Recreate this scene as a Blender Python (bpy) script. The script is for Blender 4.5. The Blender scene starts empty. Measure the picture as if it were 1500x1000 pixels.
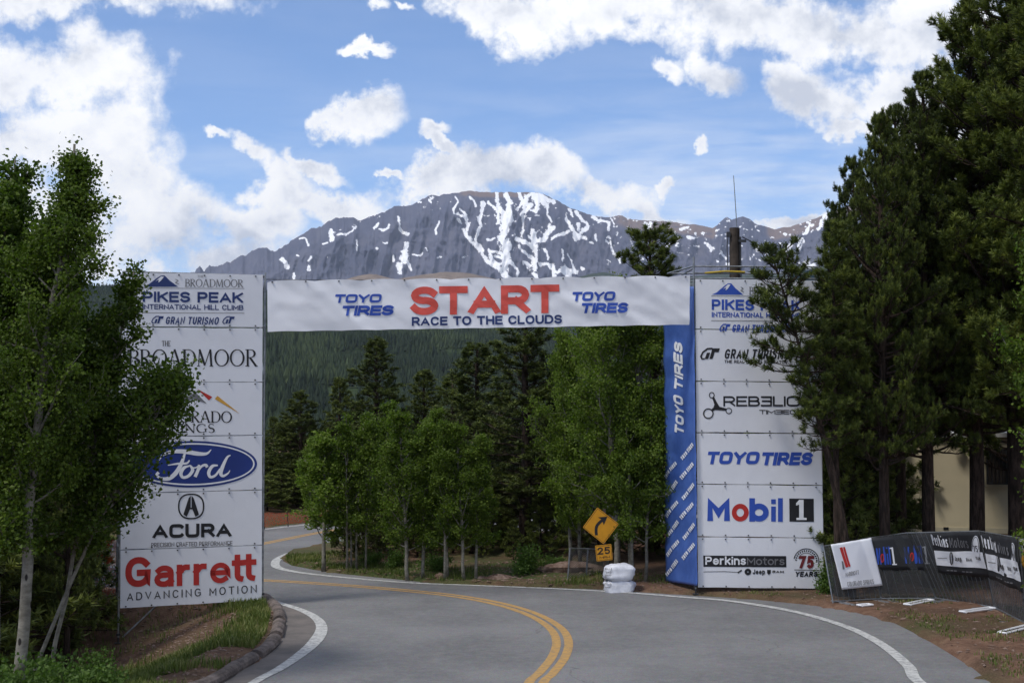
import bpy, math, random
import numpy as np
from mathutils import Vector, Matrix

sc = bpy.context.scene
COL = sc.collection
PI = math.pi
R = math.radians

# ------------------------------------------------------------ camera
H = 4.27
F = 2000.0
PITCH = math.atan(100 / 2000)
cam = bpy.data.cameras.new('camera')
cam.lens = 48.0
cam.sensor_width = 36.0
cam.clip_start = 0.3
cam.clip_end = 60000
camo = bpy.data.objects.new('camera', cam)
camo.location = (0, 0, H)
camo.rotation_euler = (PI / 2 + PITCH, 0, 0)
COL.objects.link(camo)
sc.camera = camo
sc.view_settings.view_transform = 'Standard'
sc.view_settings.look = 'None'
sc.view_settings.gamma = 1
sc.view_settings.exposure = 0.12
sc.view_settings.use_curve_mapping = False
sc.cycles.max_bounces = 8
sc.cycles.diffuse_bounces = 3
sc.cycles.glossy_bounces = 2
sc.cycles.transmission_bounces = 3
sc.cycles.transparent_max_bounces = 12
sc.cycles.volume_bounces = 0
sc.cycles.use_denoising = True


def ray(px, py):
    x = (px - 750) / F
    y = (500 - py) / F
    return np.array([x, math.cos(PITCH) - y * math.sin(PITCH), math.sin(PITCH) + y * math.cos(PITCH)])


def at(px, py, Y):
    d = ray(px, py)
    return np.array([d[0], d[1], d[2]]) * (Y / d[1]) + np.array([0, 0, H])


def gnd(px, py, z=0.0):
    d = ray(px, py)
    return d * ((z - H) / d[2]) + np.array([0, 0, H])


# ------------------------------------------------------------ sun and sky
SUN_EL, SUN_AZ = R(58), R(-125)          # azimuth measured from +Y (view direction), clockwise positive
sun = bpy.data.lights.new('sun', 'SUN')
sun.energy = 2.2
sun.angle = R(10)
sun.color = (1.0, 0.95, 0.87)
suno = bpy.data.objects.new('sun', sun)
sd = Vector((math.sin(SUN_AZ) * math.cos(SUN_EL), math.cos(SUN_AZ) * math.cos(SUN_EL), math.sin(SUN_EL)))
suno.rotation_euler = sd.to_track_quat('Z', 'Y').to_euler()
suno.location = (0, 0, 60)
COL.objects.link(suno)

world = bpy.data.worlds.new('World')
sc.world = world
world.use_nodes = True


class NT:
    """tiny node helper"""
    def __init__(s, nt):
        s.nt = nt
        nt.nodes.clear()

    def n(s, t, **kw):
        nd = s.nt.nodes.new(t)
        ins = kw.pop('ins', {})
        for k, v in kw.items():
            setattr(nd, k, v)
        for k, v in ins.items():
            if isinstance(v, bpy.types.NodeSocket):
                s.nt.links.new(v, nd.inputs[k])
            else:
                nd.inputs[k].default_value = v
        return nd

    def math(s, op, a, b=0.0, c=0.0, clamp=False):
        return s.n('ShaderNodeMath', operation=op, use_clamp=clamp, ins={0: a, 1: b, 2: c}).outputs[0]

    def vmath(s, op, a, b=(0, 0, 0), c=(0, 0, 0)):
        nd = s.n('ShaderNodeVectorMath', operation=op, ins={0: a, 1: b, 2: c})
        return nd.outputs[1] if op in ('LENGTH', 'DOT_PRODUCT', 'DISTANCE') else nd.outputs[0]

    def noise(s, vec, scale, detail=4, rough=0.55, dist=0.0):
        return s.n('ShaderNodeTexNoise', ins={'Vector': vec, 'Scale': scale, 'Detail': detail, 'Roughness': rough, 'Distortion': dist})

    def mr(s, v, a, b, c=0.0, d=1.0, smooth=True):
        return s.n('ShaderNodeMapRange', interpolation_type='SMOOTHSTEP' if smooth else 'LINEAR',
                   ins={0: v, 1: a, 2: b, 3: c, 4: d}).outputs[0]

    def mix(s, f, a, b, blend='MIX'):
        nd = s.n('ShaderNodeMix', data_type='RGBA', blend_type=blend)
        for k, v in ((0, f), (6, a), (7, b)):
            if isinstance(v, bpy.types.NodeSocket):
                s.nt.links.new(v, nd.inputs[k])
            else:
                nd.inputs[k].default_value = v if k == 0 else (*v, 1.0)
        return nd.outputs[2]

    def ramp(s, f, stops):
        nd = s.n('ShaderNodeValToRGB', ins={0: f})
        el = nd.color_ramp.elements
        while len(el) < len(stops):
            el.new(0.5)
        for e, (p, c) in zip(el, stops):
            e.position = p
            e.color = (*c, 1)
        return nd.outputs[0]


W = NT(world.node_tree)
tc = W.n('ShaderNodeTexCoord').outputs['Generated']
sky = W.n('ShaderNodeTexSky', sky_type='NISHITA')
sky.sun_disc = False
sky.sun_elevation = SUN_EL
sky.sun_rotation = SUN_AZ
sky.altitude = 2860
sky.air_density = 1.0
sky.dust_density = 1.2
sky.ozone_density = 2.0
sep = W.n('ShaderNodeSeparateXYZ', ins={0: tc})
dy = W.math('MAXIMUM', sep.outputs[1], 0.08)
gx = W.math('DIVIDE', sep.outputs[0], dy)
gz = W.math('DIVIDE', sep.outputs[2], dy)
g = W.n('ShaderNodeCombineXYZ', ins={0: gx, 1: gz, 2: 0.0}).outputs[0]
warp = W.noise(tc, 11.0, 6, 0.6)
wv = W.vmath('MULTIPLY', W.vmath('SUBTRACT', warp.outputs['Color'], (0.5, 0.5, 0.5)), (0.075, 0.075, 0.0))
warp2 = W.noise(tc, 45.0, 5, 0.65)
wv = W.vmath('ADD', wv, W.vmath('MULTIPLY', W.vmath('SUBTRACT', warp2.outputs['Color'], (0.5, 0.5, 0.5)), (0.022, 0.022, 0.0)))
g = W.vmath('ADD', g, wv)
# cloud bodies: centre, half sizes (milliradians are pixels/2), tilt in degrees
BLOBS = [
    (70, -10, 300, 36, 0), (20, 95, 170, 70, 0), (95, 110, 135, 82, 0), (150, 215, 110, 70, 0), (190, 265, 92, 70, 20),
    (240, 325, 120, 70, 25), (305, 318, 75, 40, 38), (365, 352, 80, 34, 30), (330, 392, 130, 45, 0), (60, 330, 220, 90, 0), (40, 215, 160, 70, 0),
    (326, 190, 30, 9, 30), (380, 220, 60, 21, 32), (425, 258, 52, 30, 35), (462, 238, 55, 14, 20), (505, 303, 74, 30, 8),
    (440, 300, 52, 34, 0), (415, 345, 45, 34, 0),
    (480, 180, 32, 20, 0), (520, 168, 60, 30, -12), (543, 67, 34, 11, 0), (637, 187, 24, 12, 10), (652, 212, 42, 9, 45),
    (578, 263, 22, 6, 30), (665, 268, 75, 36, 0), (735, 262, 95, 46, 0), (800, 262, 100, 46, 5), (880, 292, 100, 42, 12), (960, 320, 70, 22, 8),
    (975, 275, 13, 16, 30), (1027, 213, 14, 13, 50),
    (760, 20, 130, 52, 12), (900, 20, 210, 52, 5), (1080, 25, 230, 38, 0), (1230, 40, 200, 46, 8), (1390, 50, 130, 70, 20),
    (1340, 140, 120, 60, 0), (1430, 240, 120, 130, 0), (1060, 112, 58, 33, 15), (970, 110, 32, 18, 10), (1180, 130, 52, 34, 0),
    (1225, 160, 105, 38, 14), (1260, 200, 60, 16, 10), (552, 2, 22, 16, 20), (590, 14, 22, 10, 30),
    (1180, 320, 70, 14, -8),
]
cur = None
for (cx, cy, rx, ry, rot) in BLOBS:
    d0 = ray(cx, cy)
    c0, c1 = d0[0] / d0[1], d0[2] / d0[1]
    sx, sy = F / rx, F / ry
    if rot == 0:
        v = W.vmath('MULTIPLY_ADD', g, (sx, sy, 0), (-c0 * sx, -c1 * sy, 0))
    else:
        v = W.vmath('SUBTRACT', g, (c0, c1, 0))
        v = W.n('ShaderNodeMapping', vector_type='POINT', ins={0: v, 'Rotation': (0, 0, R(rot)), 'Scale': (1, 1, 1)}).outputs[0]
        v = W.vmath('MULTIPLY', v, (sx, sy, 0))
    ln = W.vmath('LENGTH', v)
    cur = ln if cur is None else W.math('SMOOTH_MIN', cur, ln, 0.18)
inside = W.math('SUBTRACT', 1.0, cur)
fine = W.noise(tc, 22.0, 10, 0.62)
mid = W.noise(tc, 7.0, 4, 0.55)
dens = W.math('MULTIPLY_ADD', W.math('SUBTRACT', fine.outputs[0], 0.5), 2.9, inside)
edge = W.noise(tc, 90.0, 6, 0.65)
dens = W.math('MULTIPLY_ADD', W.math('SUBTRACT', edge.outputs[0], 0.5), 0.55, dens)
cover = W.mr(dens, -0.20, 0.56)
# the rest of the sky carries ordinary fair-weather clouds
other = W.noise(tc, 3.2, 8, 0.58)
cov2 = W.mr(other.outputs[0], 0.46, 0.56)
fwd = W.mr(sep.outputs[1], 0.55, 0.82)
hi = W.mr(gz, 0.32, 0.5)
w2 = W.math('MAXIMUM', W.math('SUBTRACT', 1.0, fwd), hi)
cover = W.math('ADD', W.math('MULTIPLY', cover, W.math('SUBTRACT', 1.0, w2)), W.math('MULTIPLY', cov2, w2))
# thin veils low on the right and a general wisp layer
vn = W.noise(W.vmath('MULTIPLY', tc, (1.0, 1.0, 6.0)), 7.0, 6, 0.6, 0.3)
veil = W.mr(vn.outputs[0], 0.36, 0.66, 0.0, 0.7)
veil = W.math('MULTIPLY', veil, W.mr(gz, 0.26, 0.1, 0.12, 1.0))
veil = W.math('MULTIPLY', veil, W.mr(gx, -0.05, 0.14, 0.45, 1.0))
cover = W.math('MAXIMUM', cover, veil)
up1 = W.vmath('ADD', tc, (-0.004, 0.0, 0.016)); up2 = W.vmath('ADD', tc, (-0.015, 0.0, 0.05))
fineB = W.noise(up1, 22.0, 10, 0.62); midB = W.noise(up2, 7.0, 4, 0.55)
lobes = W.math('SUBTRACT', fineB.outputs[0], fine.outputs[0]); masses = W.math('SUBTRACT', midB.outputs[0], mid.outputs[0])
shade = W.math('MULTIPLY_ADD', lobes, 0.95, 0.52)
shade = W.math('MULTIPLY_ADD', masses, 1.1, shade)
shade = W.math('MULTIPLY_ADD', W.math('SUBTRACT', mid.outputs[0], 0.5), 1.3, shade)
shade = W.math('ADD', shade, W.math('MULTIPLY', W.math('MINIMUM', W.math('MAXIMUM', inside, 0.0), 0.8), 0.22))
ccol = W.ramp(shade, [(0.46, (1.0, 1.0, 1.0)), (0.64, (0.88, 0.895, 0.93)), (0.88, (0.56, 0.60, 0.69))])
bs = W.n('ShaderNodeBackground', ins={0: W.mix(1.0, sky.outputs[0], (1.0, 1.12, 1.25), 'MULTIPLY'), 1: 0.14})
bc = W.n('ShaderNodeBackground', ins={0: ccol, 1: 1.10})
mx = W.n('ShaderNodeMixShader', ins={0: cover, 1: bs.outputs[0], 2: bc.outputs[0]})
W.n('ShaderNodeOutputWorld', ins={0: mx.outputs[0]})

# ------------------------------------------------------------ numpy noise
def hash2(ix, iy, seed=0):
    h = (ix.astype(np.int64) * 374761393 + iy.astype(np.int64) * 668265263 + seed * 1442695041) & 0xFFFFFFFF
    h = ((h ^ (h >> 13)) * 1274126177) & 0xFFFFFFFF
    return ((h ^ (h >> 16)) & 0xFFFFFF) / float(0xFFFFFF)


def vnoise(x, y, seed=0):
    x = np.asarray(x, float); y = np.asarray(y, float)
    ix, iy = np.floor(x), np.floor(y)
    fx, fy = x - ix, y - iy
    fx = fx * fx * (3 - 2 * fx); fy = fy * fy * (3 - 2 * fy)
    a = hash2(ix, iy, seed); b = hash2(ix + 1, iy, seed)
    c = hash2(ix, iy + 1, seed); d = hash2(ix + 1, iy + 1, seed)
    return (a * (1 - fx) + b * fx) * (1 - fy) + (c * (1 - fx) + d * fx) * fy


def fbm(x, y, seed=0, o=5, ridged=False):
    s = 0; a = 0.5; f = 1.0; tot = 0
    for k in range(o):
        n = vnoise(x * f, y * f, seed + k * 17)
        if ridged:
            n = 1 - abs(2 * n - 1)
        s = s + a * n; tot += a
        a *= 0.5; f *= 2.03
    return s / tot


def sstep(x, a, b):
    t = np.clip((x - a) / (b - a), 0, 1)
    return t * t * (3 - 2 * t)


# ------------------------------------------------------------ mesh helpers
def mesh_np(name, verts, faces, mats=(), attrs=None, smooth=False, fmat=None):
    """faces: int array (n,3) or (n,4) or a list of such arrays"""
    me = bpy.data.meshes.new(name)
    verts = np.asarray(verts, np.float32)
    if not isinstance(faces, list):
        faces = [faces]
    faces = [np.asarray(f, np.int32) for f in faces if len(f)]
    nl = sum(f.size for f in faces); nf = sum(len(f) for f in faces)
    me.vertices.add(len(verts)); me.vertices.foreach_set('co', verts.ravel())
    me.loops.add(nl); me.loops.foreach_set('vertex_index', np.concatenate([f.ravel() for f in faces]))
    me.polygons.add(nf)
    tot = np.concatenate([np.full(len(f), f.shape[1], np.int32) for f in faces])
    start = np.concatenate([[0], np.cumsum(tot)[:-1]]).astype(np.int32)
    me.polygons.foreach_set('loop_start', start)
    try:
        me.polygons.foreach_set('loop_total', tot)
    except Exception:
        pass
    me.polygons.foreach_set('use_smooth', np.full(nf, bool(smooth)))
    if fmat is not None:
        me.polygons.foreach_set('material_index', np.asarray(fmat, np.int32))
    for m in mats:
        me.materials.append(m)
    for k, v in (attrs or {}).items():
        a = me.attributes.new(k, 'FLOAT', 'POINT')
        a.data.foreach_set('value', np.asarray(v, np.float32))
    me.update(calc_edges=True)
    me.validate()
    return me


def link(name, me, parent=None, loc=None):
    o = bpy.data.objects.new(name, me)
    COL.objects.link(o)
    if parent is not None:
        o.parent = parent
    if loc is not None:
        o.location = loc
    return o


def tag(o, label, cat, group=None):
    o['label'] = label
    o['category'] = cat
    if group:
        o['group'] = group
    return o


def thing(name, label, cat, loc, group=None, rz=0.0):
    o = bpy.data.objects.new(name, None)
    COL.objects.link(o)
    o.location = loc
    o.rotation_euler = (0, 0, rz)
    o.empty_display_size = 0.2
    return tag(o, label, cat, group)


def struct(name, me, kind='structure', parent=None):
    o = link(name, me, parent)
    if parent is None or kind == 'stuff':
        o['kind'] = kind
    return o


class MB:
    """collects geometry in world coordinates"""
    def __init__(s):
        s.v = []; s.q = []; s.t = []; s.n = 0; s.tint = []

    def add(s, v, q=None, t=None, tint=None):
        v = np.asarray(v, float).reshape(-1, 3)
        if q is not None and len(q):
            s.q.append(np.asarray(q, int).reshape(-1, 4) + s.n)
        if t is not None and len(t):
            s.t.append(np.asarray(t, int).reshape(-1, 3) + s.n)
        s.v.append(v); s.n += len(v)
        s.tint.append(np.zeros(len(v)) if tint is None else np.broadcast_to(tint, (len(v),)).astype(float))

    def box(s, a, b, rz=0.0, c=None):
        """box between corners a and b; optional rotation about its centre"""
        a = np.array(a, float); b = np.array(b, float)
        P = np.array([[x, y, z] for x in (0, 1) for y in (0, 1) for z in (0, 1)], float)
        v = a + P * (b - a)
        if rz:
            m = (a + b) / 2 if c is None else np.array(c)
            cr, sr = math.cos(rz), math.sin(rz)
            d = v - m
            v = np.stack([d[:, 0] * cr - d[:, 1] * sr, d[:, 0] * sr + d[:, 1] * cr, d[:, 2]], 1) + m
        s.add(v, [[0, 1, 3, 2], [4, 6, 7, 5], [0, 4, 5, 1], [2, 3, 7, 6], [0, 2, 6, 4], [1, 5, 7, 3]])

    def hexa(s, p):
        """8 points: bottom 4 then top 4 (ccw)"""
        s.add(p, [[3, 2, 1, 0], [4, 5, 6, 7], [0, 1, 5, 4], [1, 2, 6, 5], [2, 3, 7, 6], [3, 0, 4, 7]])

    def tube(s, pts, rad, sides=8, caps=True, tint=None):
        pts = np.asarray(pts, float)
        n = len(pts)
        rad = np.broadcast_to(np.asarray(rad, float), (n,))
        tg = np.gradient(pts, axis=0)
        tg /= np.linalg.norm(tg, axis=1)[:, None] + 1e-9
        up = np.array([0, 0, 1.0]) if abs(tg[0][2]) < 0.9 else np.array([1.0, 0, 0])
        a = np.cross(tg, up); a /= np.linalg.norm(a, axis=1)[:, None] + 1e-9
        b = np.cross(tg, a)
        th = np.arange(sides) * 2 * PI / sides
        ring = a[:, None, :] * np.cos(th)[None, :, None] + b[:, None, :] * np.sin(th)[None, :, None]
        v = (pts[:, None, :] + ring * rad[:, None, None]).reshape(-1, 3)
        i = np.arange(n - 1)[:, None] * sides; j = np.arange(sides)[None, :]; k = (j + 1) % sides
        q = np.stack([i + j, i + k, i + k + sides, i + j + sides], -1).reshape(-1, 4)
        t = []
        if caps:
            v = np.vstack([v, pts[0], pts[-1]])
            c0, c1 = n * sides, n * sides + 1
            for jj in range(sides):
                t.append([c0, (jj + 1) % sides, jj])
                t.append([c1, (n - 1) * sides + jj, (n - 1) * sides + (jj + 1) % sides])
        s.add(v, q, t, tint)

    def mesh(s, name, mats, origin=(0, 0, 0), smooth=False, tint=False):
        v = np.vstack(s.v) - np.asarray(origin, float)
        f = []
        if s.q: f.append(np.vstack(s.q))
        if s.t: f.append(np.vstack(s.t))
        return mesh_np(name, v, f, mats, {'tint': np.concatenate(s.tint)} if tint else None, smooth)

    def part(s, name, mat, parent, smooth=False, tint=False):
        """a child mesh of an unrotated thing"""
        return link(name, s.mesh(name, [mat], tuple(parent.location), smooth, tint), parent)


# ------------------------------------------------------------ materials
MATS = {}


def material(name, fn):
    m = bpy.data.materials.new(name)
    m.use_nodes = True
    T = NT(m.node_tree)
    out = T.n('ShaderNodeOutputMaterial')
    sh = fn(T)
    m.node_tree.links.new(sh, out.inputs[0])
    MATS[name] = m
    return m


def pbsdf(T, col, rough=0.6, metal=0.0, spec=0.4, bump=None, bstr=0.3, bdist=0.02, **kw):
    b = T.n('ShaderNodeBsdfPrincipled')
    for k, v in (('Base Color', col), ('Roughness', rough), ('Metallic', metal), ('Specular IOR Level', spec)):
        if isinstance(v, bpy.types.NodeSocket):
            T.nt.links.new(v, b.inputs[k])
        else:
            b.inputs[k].default_value = (*v, 1) if k == 'Base Color' else v
    for k, v in kw.items():
        b.inputs[k.replace('_', ' ')].default_value = v
    if bump is not None:
        bp = T.n('ShaderNodeBump', ins={'Strength': bstr, 'Distance': bdist, 'Height': bump})
        T.nt.links.new(bp.outputs[0], b.inputs['Normal'])
    return b.outputs[0]


def pos(T):
    return T.n('ShaderNodeNewGeometry').outputs['Position']


def objc(T):
    return T.n('ShaderNodeTexCoord').outputs['Object']


def plain(name, col, rough=0.6, metal=0.0, var=0.12, scale=6.0, spec=0.4):
    def fn(T):
        n = T.noise(objc(T), scale, 5)
        c = T.mix(T.mr(n.outputs[0], 0.3, 0.7), tuple(x * (1 - var) for x in col), tuple(min(1, x * (1 + var)) for x in col))
        return pbsdf(T, c, rough, metal, spec, bump=n.outputs[0], bstr=0.08)
    return material(name, fn)


def attr(T, name):
    return T.n('ShaderNodeAttribute', attribute_name=name).outputs['Fac']

# ------------------------------------------------------------ surface materials
def m_asphalt(T):
    p = pos(T)
    n1 = T.noise(p, 0.35, 5, 0.6); n2 = T.noise(p, 5.0, 6, 0.7); n3 = T.noise(p, 110.0, 3, 0.8)
    vor = T.n('ShaderNodeTexVoronoi', ins={'Vector': p, 'Scale': 60.0}).outputs['Color']
    c = T.mix(T.mr(n1.outputs[0], 0.3, 0.7), (0.125, 0.124, 0.126), (0.190, 0.188, 0.188))
    c = T.mix(T.mr(n2.outputs[0], 0.35, 0.75, 0, 0.55), c, (0.225, 0.222, 0.220))
    c = T.mix(0.22, c, vor, 'OVERLAY')
    # hairline cracks
    v2 = T.n('ShaderNodeTexVoronoi', feature='DISTANCE_TO_EDGE', ins={'Vector': T.vmath('ADD', p, T.vmath('SCALE', T.noise(p, 1.5, 4).outputs['Color'], c=(0, 0, 0))), 'Scale': 0.23}).outputs[0]
    crack = T.math('MULTIPLY', T.mr(v2, 0.0, 0.006, 1.0, 0.0), T.mr(n1.outputs[0], 0.45, 0.6, 0, 0.5))
    c = T.mix(crack, c, (0.05, 0.05, 0.052))
    return pbsdf(T, c, 0.82, 0, 0.3, bump=n3.outputs[0], bstr=0.5, bdist=0.006)


def m_shoulder(T):
    p = pos(T)
    n1 = T.noise(p, 1.2, 6, 0.65); n2 = T.noise(p, 30.0, 4, 0.7)
    c = T.mix(T.mr(n1.outputs[0], 0.35, 0.65), (0.115, 0.107, 0.102), (0.18, 0.16, 0.148))
    c = T.mix(T.mr(n2.outputs[0], 0.45, 0.8, 0, 0.4), c, (0.24, 0.2, 0.17))
    return pbsdf(T, c, 0.9, 0, 0.2, bump=n2.outputs[0], bstr=0.5, bdist=0.01)


def m_paint(base, worn):
    def f(T):
        p = pos(T)
        n = T.noise(p, 9.0, 7, 0.7); n2 = T.noise(p, 90.0, 3, 0.7)
        w = T.mr(T.math('MULTIPLY_ADD', n2.outputs[0], 0.4, n.outputs[0]), 0.62, 0.86)
        c = T.mix(w, base, worn)
        return pbsdf(T, c, 0.75, 0, 0.3, bump=n2.outputs[0], bstr=0.4, bdist=0.004)
    return f


def m_ground(T):
    p = pos(T)
    n1 = T.noise(p, 0.55, 6, 0.62, 0.4); n2 = T.noise(p, 4.5, 6, 0.7); n3 = T.noise(p, 28.0, 5, 0.75)
    dirt = T.mix(T.mr(n2.outputs[0], 0.35, 0.7), (0.125, 0.068, 0.045), (0.21, 0.125, 0.085))
    dirt = T.mix(T.mr(n3.outputs[0], 0.5, 0.75, 0, 0.6), dirt, (0.29, 0.205, 0.15))
    litter = T.mix(T.mr(n3.outputs[0], 0.4, 0.65), (0.05, 0.033, 0.022), (0.13, 0.085, 0.055))
    c = T.mix(T.mr(n1.outputs[0], 0.42, 0.6, 0, 0.7), dirt, litter)
    green = T.mix(T.mr(n3.outputs[0], 0.35, 0.7), (0.035, 0.055, 0.018), (0.09, 0.11, 0.035))
    gm = T.math('MULTIPLY', T.mr(attr(T, 'grass'), 0.2, 0.8), T.mr(n2.outputs[0], 0.3, 0.55))
    c = T.mix(gm, c, green)
    return pbsdf(T, c, 0.95, 0, 0.15, bump=n3.outputs[0], bstr=0.7, bdist=0.03)


def m_mountain(T):
    p = pos(T)
    n1 = T.noise(p, 0.0022, 7, 0.62); n2 = T.noise(p, 0.02, 7, 0.7); n5 = T.noise(p, 0.06, 5, 0.6)
    st = T.noise(T.vmath('MULTIPLY', p, (1.0, 0.5, 0.5)), 0.012, 7, 0.68, 0.3)
    c = T.mix(T.mr(n1.outputs[0], 0.35, 0.65), (0.078, 0.084, 0.125), (0.112, 0.114, 0.155))
    c = T.mix(T.mr(st.outputs[0], 0.45, 0.68, 0, 0.28), c, (0.175, 0.165, 0.19))
    tun = T.mr(attr(T, 'tundra'), 0.2, 0.8)
    c = T.mix(T.math('MULTIPLY', tun, T.mr(n2.outputs[0], 0.3, 0.5)), c, (0.20, 0.148, 0.128))
    veg = T.mr(T.math('ADD', attr(T, 'veg'), T.math('MULTIPLY', T.math('SUBTRACT', n2.outputs[0], 0.5), 1.4)), 0.45, 0.62)
    c = T.mix(veg, c, (0.03, 0.045, 0.03))
    sn = T.math('ADD', attr(T, 'snow'), T.math('MULTIPLY', T.math('SUBTRACT', n2.outputs[0], 0.5), 0.75))
    sn = T.math('ADD', sn, T.math('MULTIPLY', T.math('SUBTRACT', st.outputs[0], 0.5), 0.9))
    sn = T.math('ADD', sn, T.math('MULTIPLY', T.math('SUBTRACT', n5.outputs[0], 0.5), 0.85))
    sm = T.mr(sn, 0.40, 0.50)
    c = T.mix(sm, c, (0.93, 0.93, 0.94))
    return pbsdf(T, c, 0.9, 0, 0.15, bump=n2.outputs[0], bstr=0.45, bdist=18.0)


def m_hill(T):
    p = pos(T)
    n1 = T.noise(p, 0.02, 5, 0.6); n2 = T.noise(p, 0.12, 5, 0.7)
    c = T.mix(T.mr(n1.outputs[0], 0.35, 0.65), (0.017, 0.028, 0.015), (0.034, 0.052, 0.022))
    c = T.mix(T.mr(n2.outputs[0], 0.5, 0.7, 0, 0.5), c, (0.07, 0.085, 0.035))
    return pbsdf(T, c, 1.0, 0, 0.05)


def m_foot(T):
    p = pos(T)
    n1 = T.noise(p, 0.004, 6, 0.6); n2 = T.noise(p, 0.03, 5, 0.7)
    c = T.mix(T.mr(n2.outputs[0], 0.35, 0.65), (0.16, 0.12, 0.09), (0.24, 0.185, 0.14))
    v = T.mr(T.math('ADD', n1.outputs[0], T.math('MULTIPLY', attr(T, 'veg'), 0.6)), 0.62, 0.76)
    c = T.mix(v, c, (0.04, 0.055, 0.035))
    return pbsdf(T, c, 1.0, 0, 0.05)


def leafmat(stops, trans=0.35, rough=0.55):
    def f(T):
        t = attr(T, 'tint')
        nz = T.noise(pos(T), 1.3, 2).outputs[0]
        rnd = T.n('ShaderNodeObjectInfo').outputs['Random']
        f_ = T.math('ADD', T.math('MULTIPLY', t, 0.72), T.math('MULTIPLY', nz, 0.28))
        c = T.ramp(T.math('ADD', f_, T.math('MULTIPLY', T.math('SUBTRACT', rnd, 0.5), 0.26)), stops)
        a = pbsdf(T, c, rough, 0, 0.25)
        if trans <= 0:
            return a
        tr = T.n('ShaderNodeBsdfTranslucent', ins={0: T.mix(1.0, c, (0.9, 1.15, 0.5), 'MULTIPLY')})
        return T.n('ShaderNodeMixShader', ins={0: trans, 1: a, 2: tr.outputs[0]}).outputs[0]
    return f


def m_aspenbark(T):
    p = objc(T)
    n = T.noise(T.vmath('MULTIPLY', p, (1, 1, 2.2)), 3.0, 6, 0.7)
    v = T.n('ShaderNodeTexVoronoi', ins={'Vector': T.vmath('MULTIPLY', p, (3.2, 3.2, 1.6)), 'Scale': 1.6}).outputs[0]
    sc_ = T.noise(T.vmath('MULTIPLY', p, (4, 4, 26)), 1.0, 3).outputs[0]
    c = T.mix(T.mr(n.outputs[0], 0.3, 0.7), (0.12, 0.112, 0.09), (0.27, 0.255, 0.215))
    c = T.mix(T.mr(sc_, 0.62, 0.72, 0, 0.5), c, (0.1, 0.09, 0.075))
    c = T.mix(T.mr(v, 0.12, 0.2, 1.0, 0.0), c, (0.025, 0.022, 0.02))
    return pbsdf(T, c, 0.8, 0, 0.2, bump=n.outputs[0], bstr=0.4, bdist=0.01)


def m_pinebark(T):
    p = objc(T)
    n = T.noise(T.vmath('MULTIPLY', p, (1, 1, 0.25)), 14.0, 6, 0.7)
    c = T.mix(T.mr(n.outputs[0], 0.35, 0.7), (0.022, 0.017, 0.014), (0.085, 0.06, 0.048))
    return pbsdf(T, c, 0.95, 0, 0.1, bump=n.outputs[0], bstr=0.8, bdist=0.03)


def m_vinyl(col, dirt=0.16):
    def f(T):
        p = pos(T)
        n = T.noise(p, 1.1, 5, 0.6); n2 = T.noise(T.vmath('MULTIPLY', p, (1, 1, 0.5)), 4.0, 5, 0.65)
        c = T.mix(T.mr(n.outputs[0], 0.4, 0.75, 0, dirt * 2), col, tuple(x * 0.82 for x in col))
        return pbsdf(T, c, 0.5, 0, 0.35, bump=n2.outputs[0], bstr=0.22, bdist=0.03)
    return f


def m_blue(T):
    p = pos(T)
    n = T.noise(p, 2.0, 5, 0.6)
    c = T.mix(T.mr(n.outputs[0], 0.3, 0.7), (0.050, 0.110, 0.36), (0.075, 0.150, 0.45))
    return pbsdf(T, c, 0.35, 0, 0.5, bump=T.noise(p, 3.5, 4, 0.5).outputs[0], bstr=0.35, bdist=0.05)


def m_scrim(T):
    p = objc(T)
    n = T.noise(p, 3.0, 4)
    a = pbsdf(T, T.mix(n.outputs[0], (0.035, 0.037, 0.038), (0.075, 0.078, 0.08)), 0.7, 0, 0.3)
    tr = T.n('ShaderNodeBsdfTransparent')
    return T.n('ShaderNodeMixShader', ins={0: T.mr(n.outputs[0], 0.3, 0.7, 0.30, 0.48), 1: a, 2: tr.outputs[0]}).outputs[0]


def m_net(col, op):
    def f(T):
        p = objc(T)
        ck = T.n('ShaderNodeTexVoronoi', ins={'Vector': p, 'Scale': 14.0}).outputs[0]
        a = pbsdf(T, col, 0.6, 0, 0.3)
        tr = T.n('ShaderNodeBsdfTransparent')
        return T.n('ShaderNodeMixShader', ins={0: T.mr(ck, 0.2, 0.5, op, op * 0.4), 1: a, 2: tr.outputs[0]}).outputs[0]
    return f


def m_kerb(T):
    p = pos(T)
    n = T.noise(p, 3.0, 6, 0.7); n2 = T.noise(p, 25.0, 4, 0.7)
    c = T.mix(T.mr(n.outputs[0], 0.35, 0.65), (0.08, 0.066, 0.06), (0.20, 0.165, 0.148))
    c = T.mix(T.mr(n2.outputs[0], 0.5, 0.75, 0, 0.6), c, (0.23, 0.19, 0.17))
    return pbsdf(T, c, 0.9, 0, 0.2, bump=n.outputs[0], bstr=0.8, bdist=0.04)


def m_stone(T):
    p = pos(T)
    n = T.noise(p, 5.0, 6, 0.7)
    c = T.mix(T.mr(n.outputs[0], 0.35, 0.65), (0.12, 0.075, 0.055), (0.26, 0.19, 0.155))
    return pbsdf(T, c, 0.95, 0, 0.1, bump=n.outputs[0], bstr=0.8, bdist=0.04)


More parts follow.
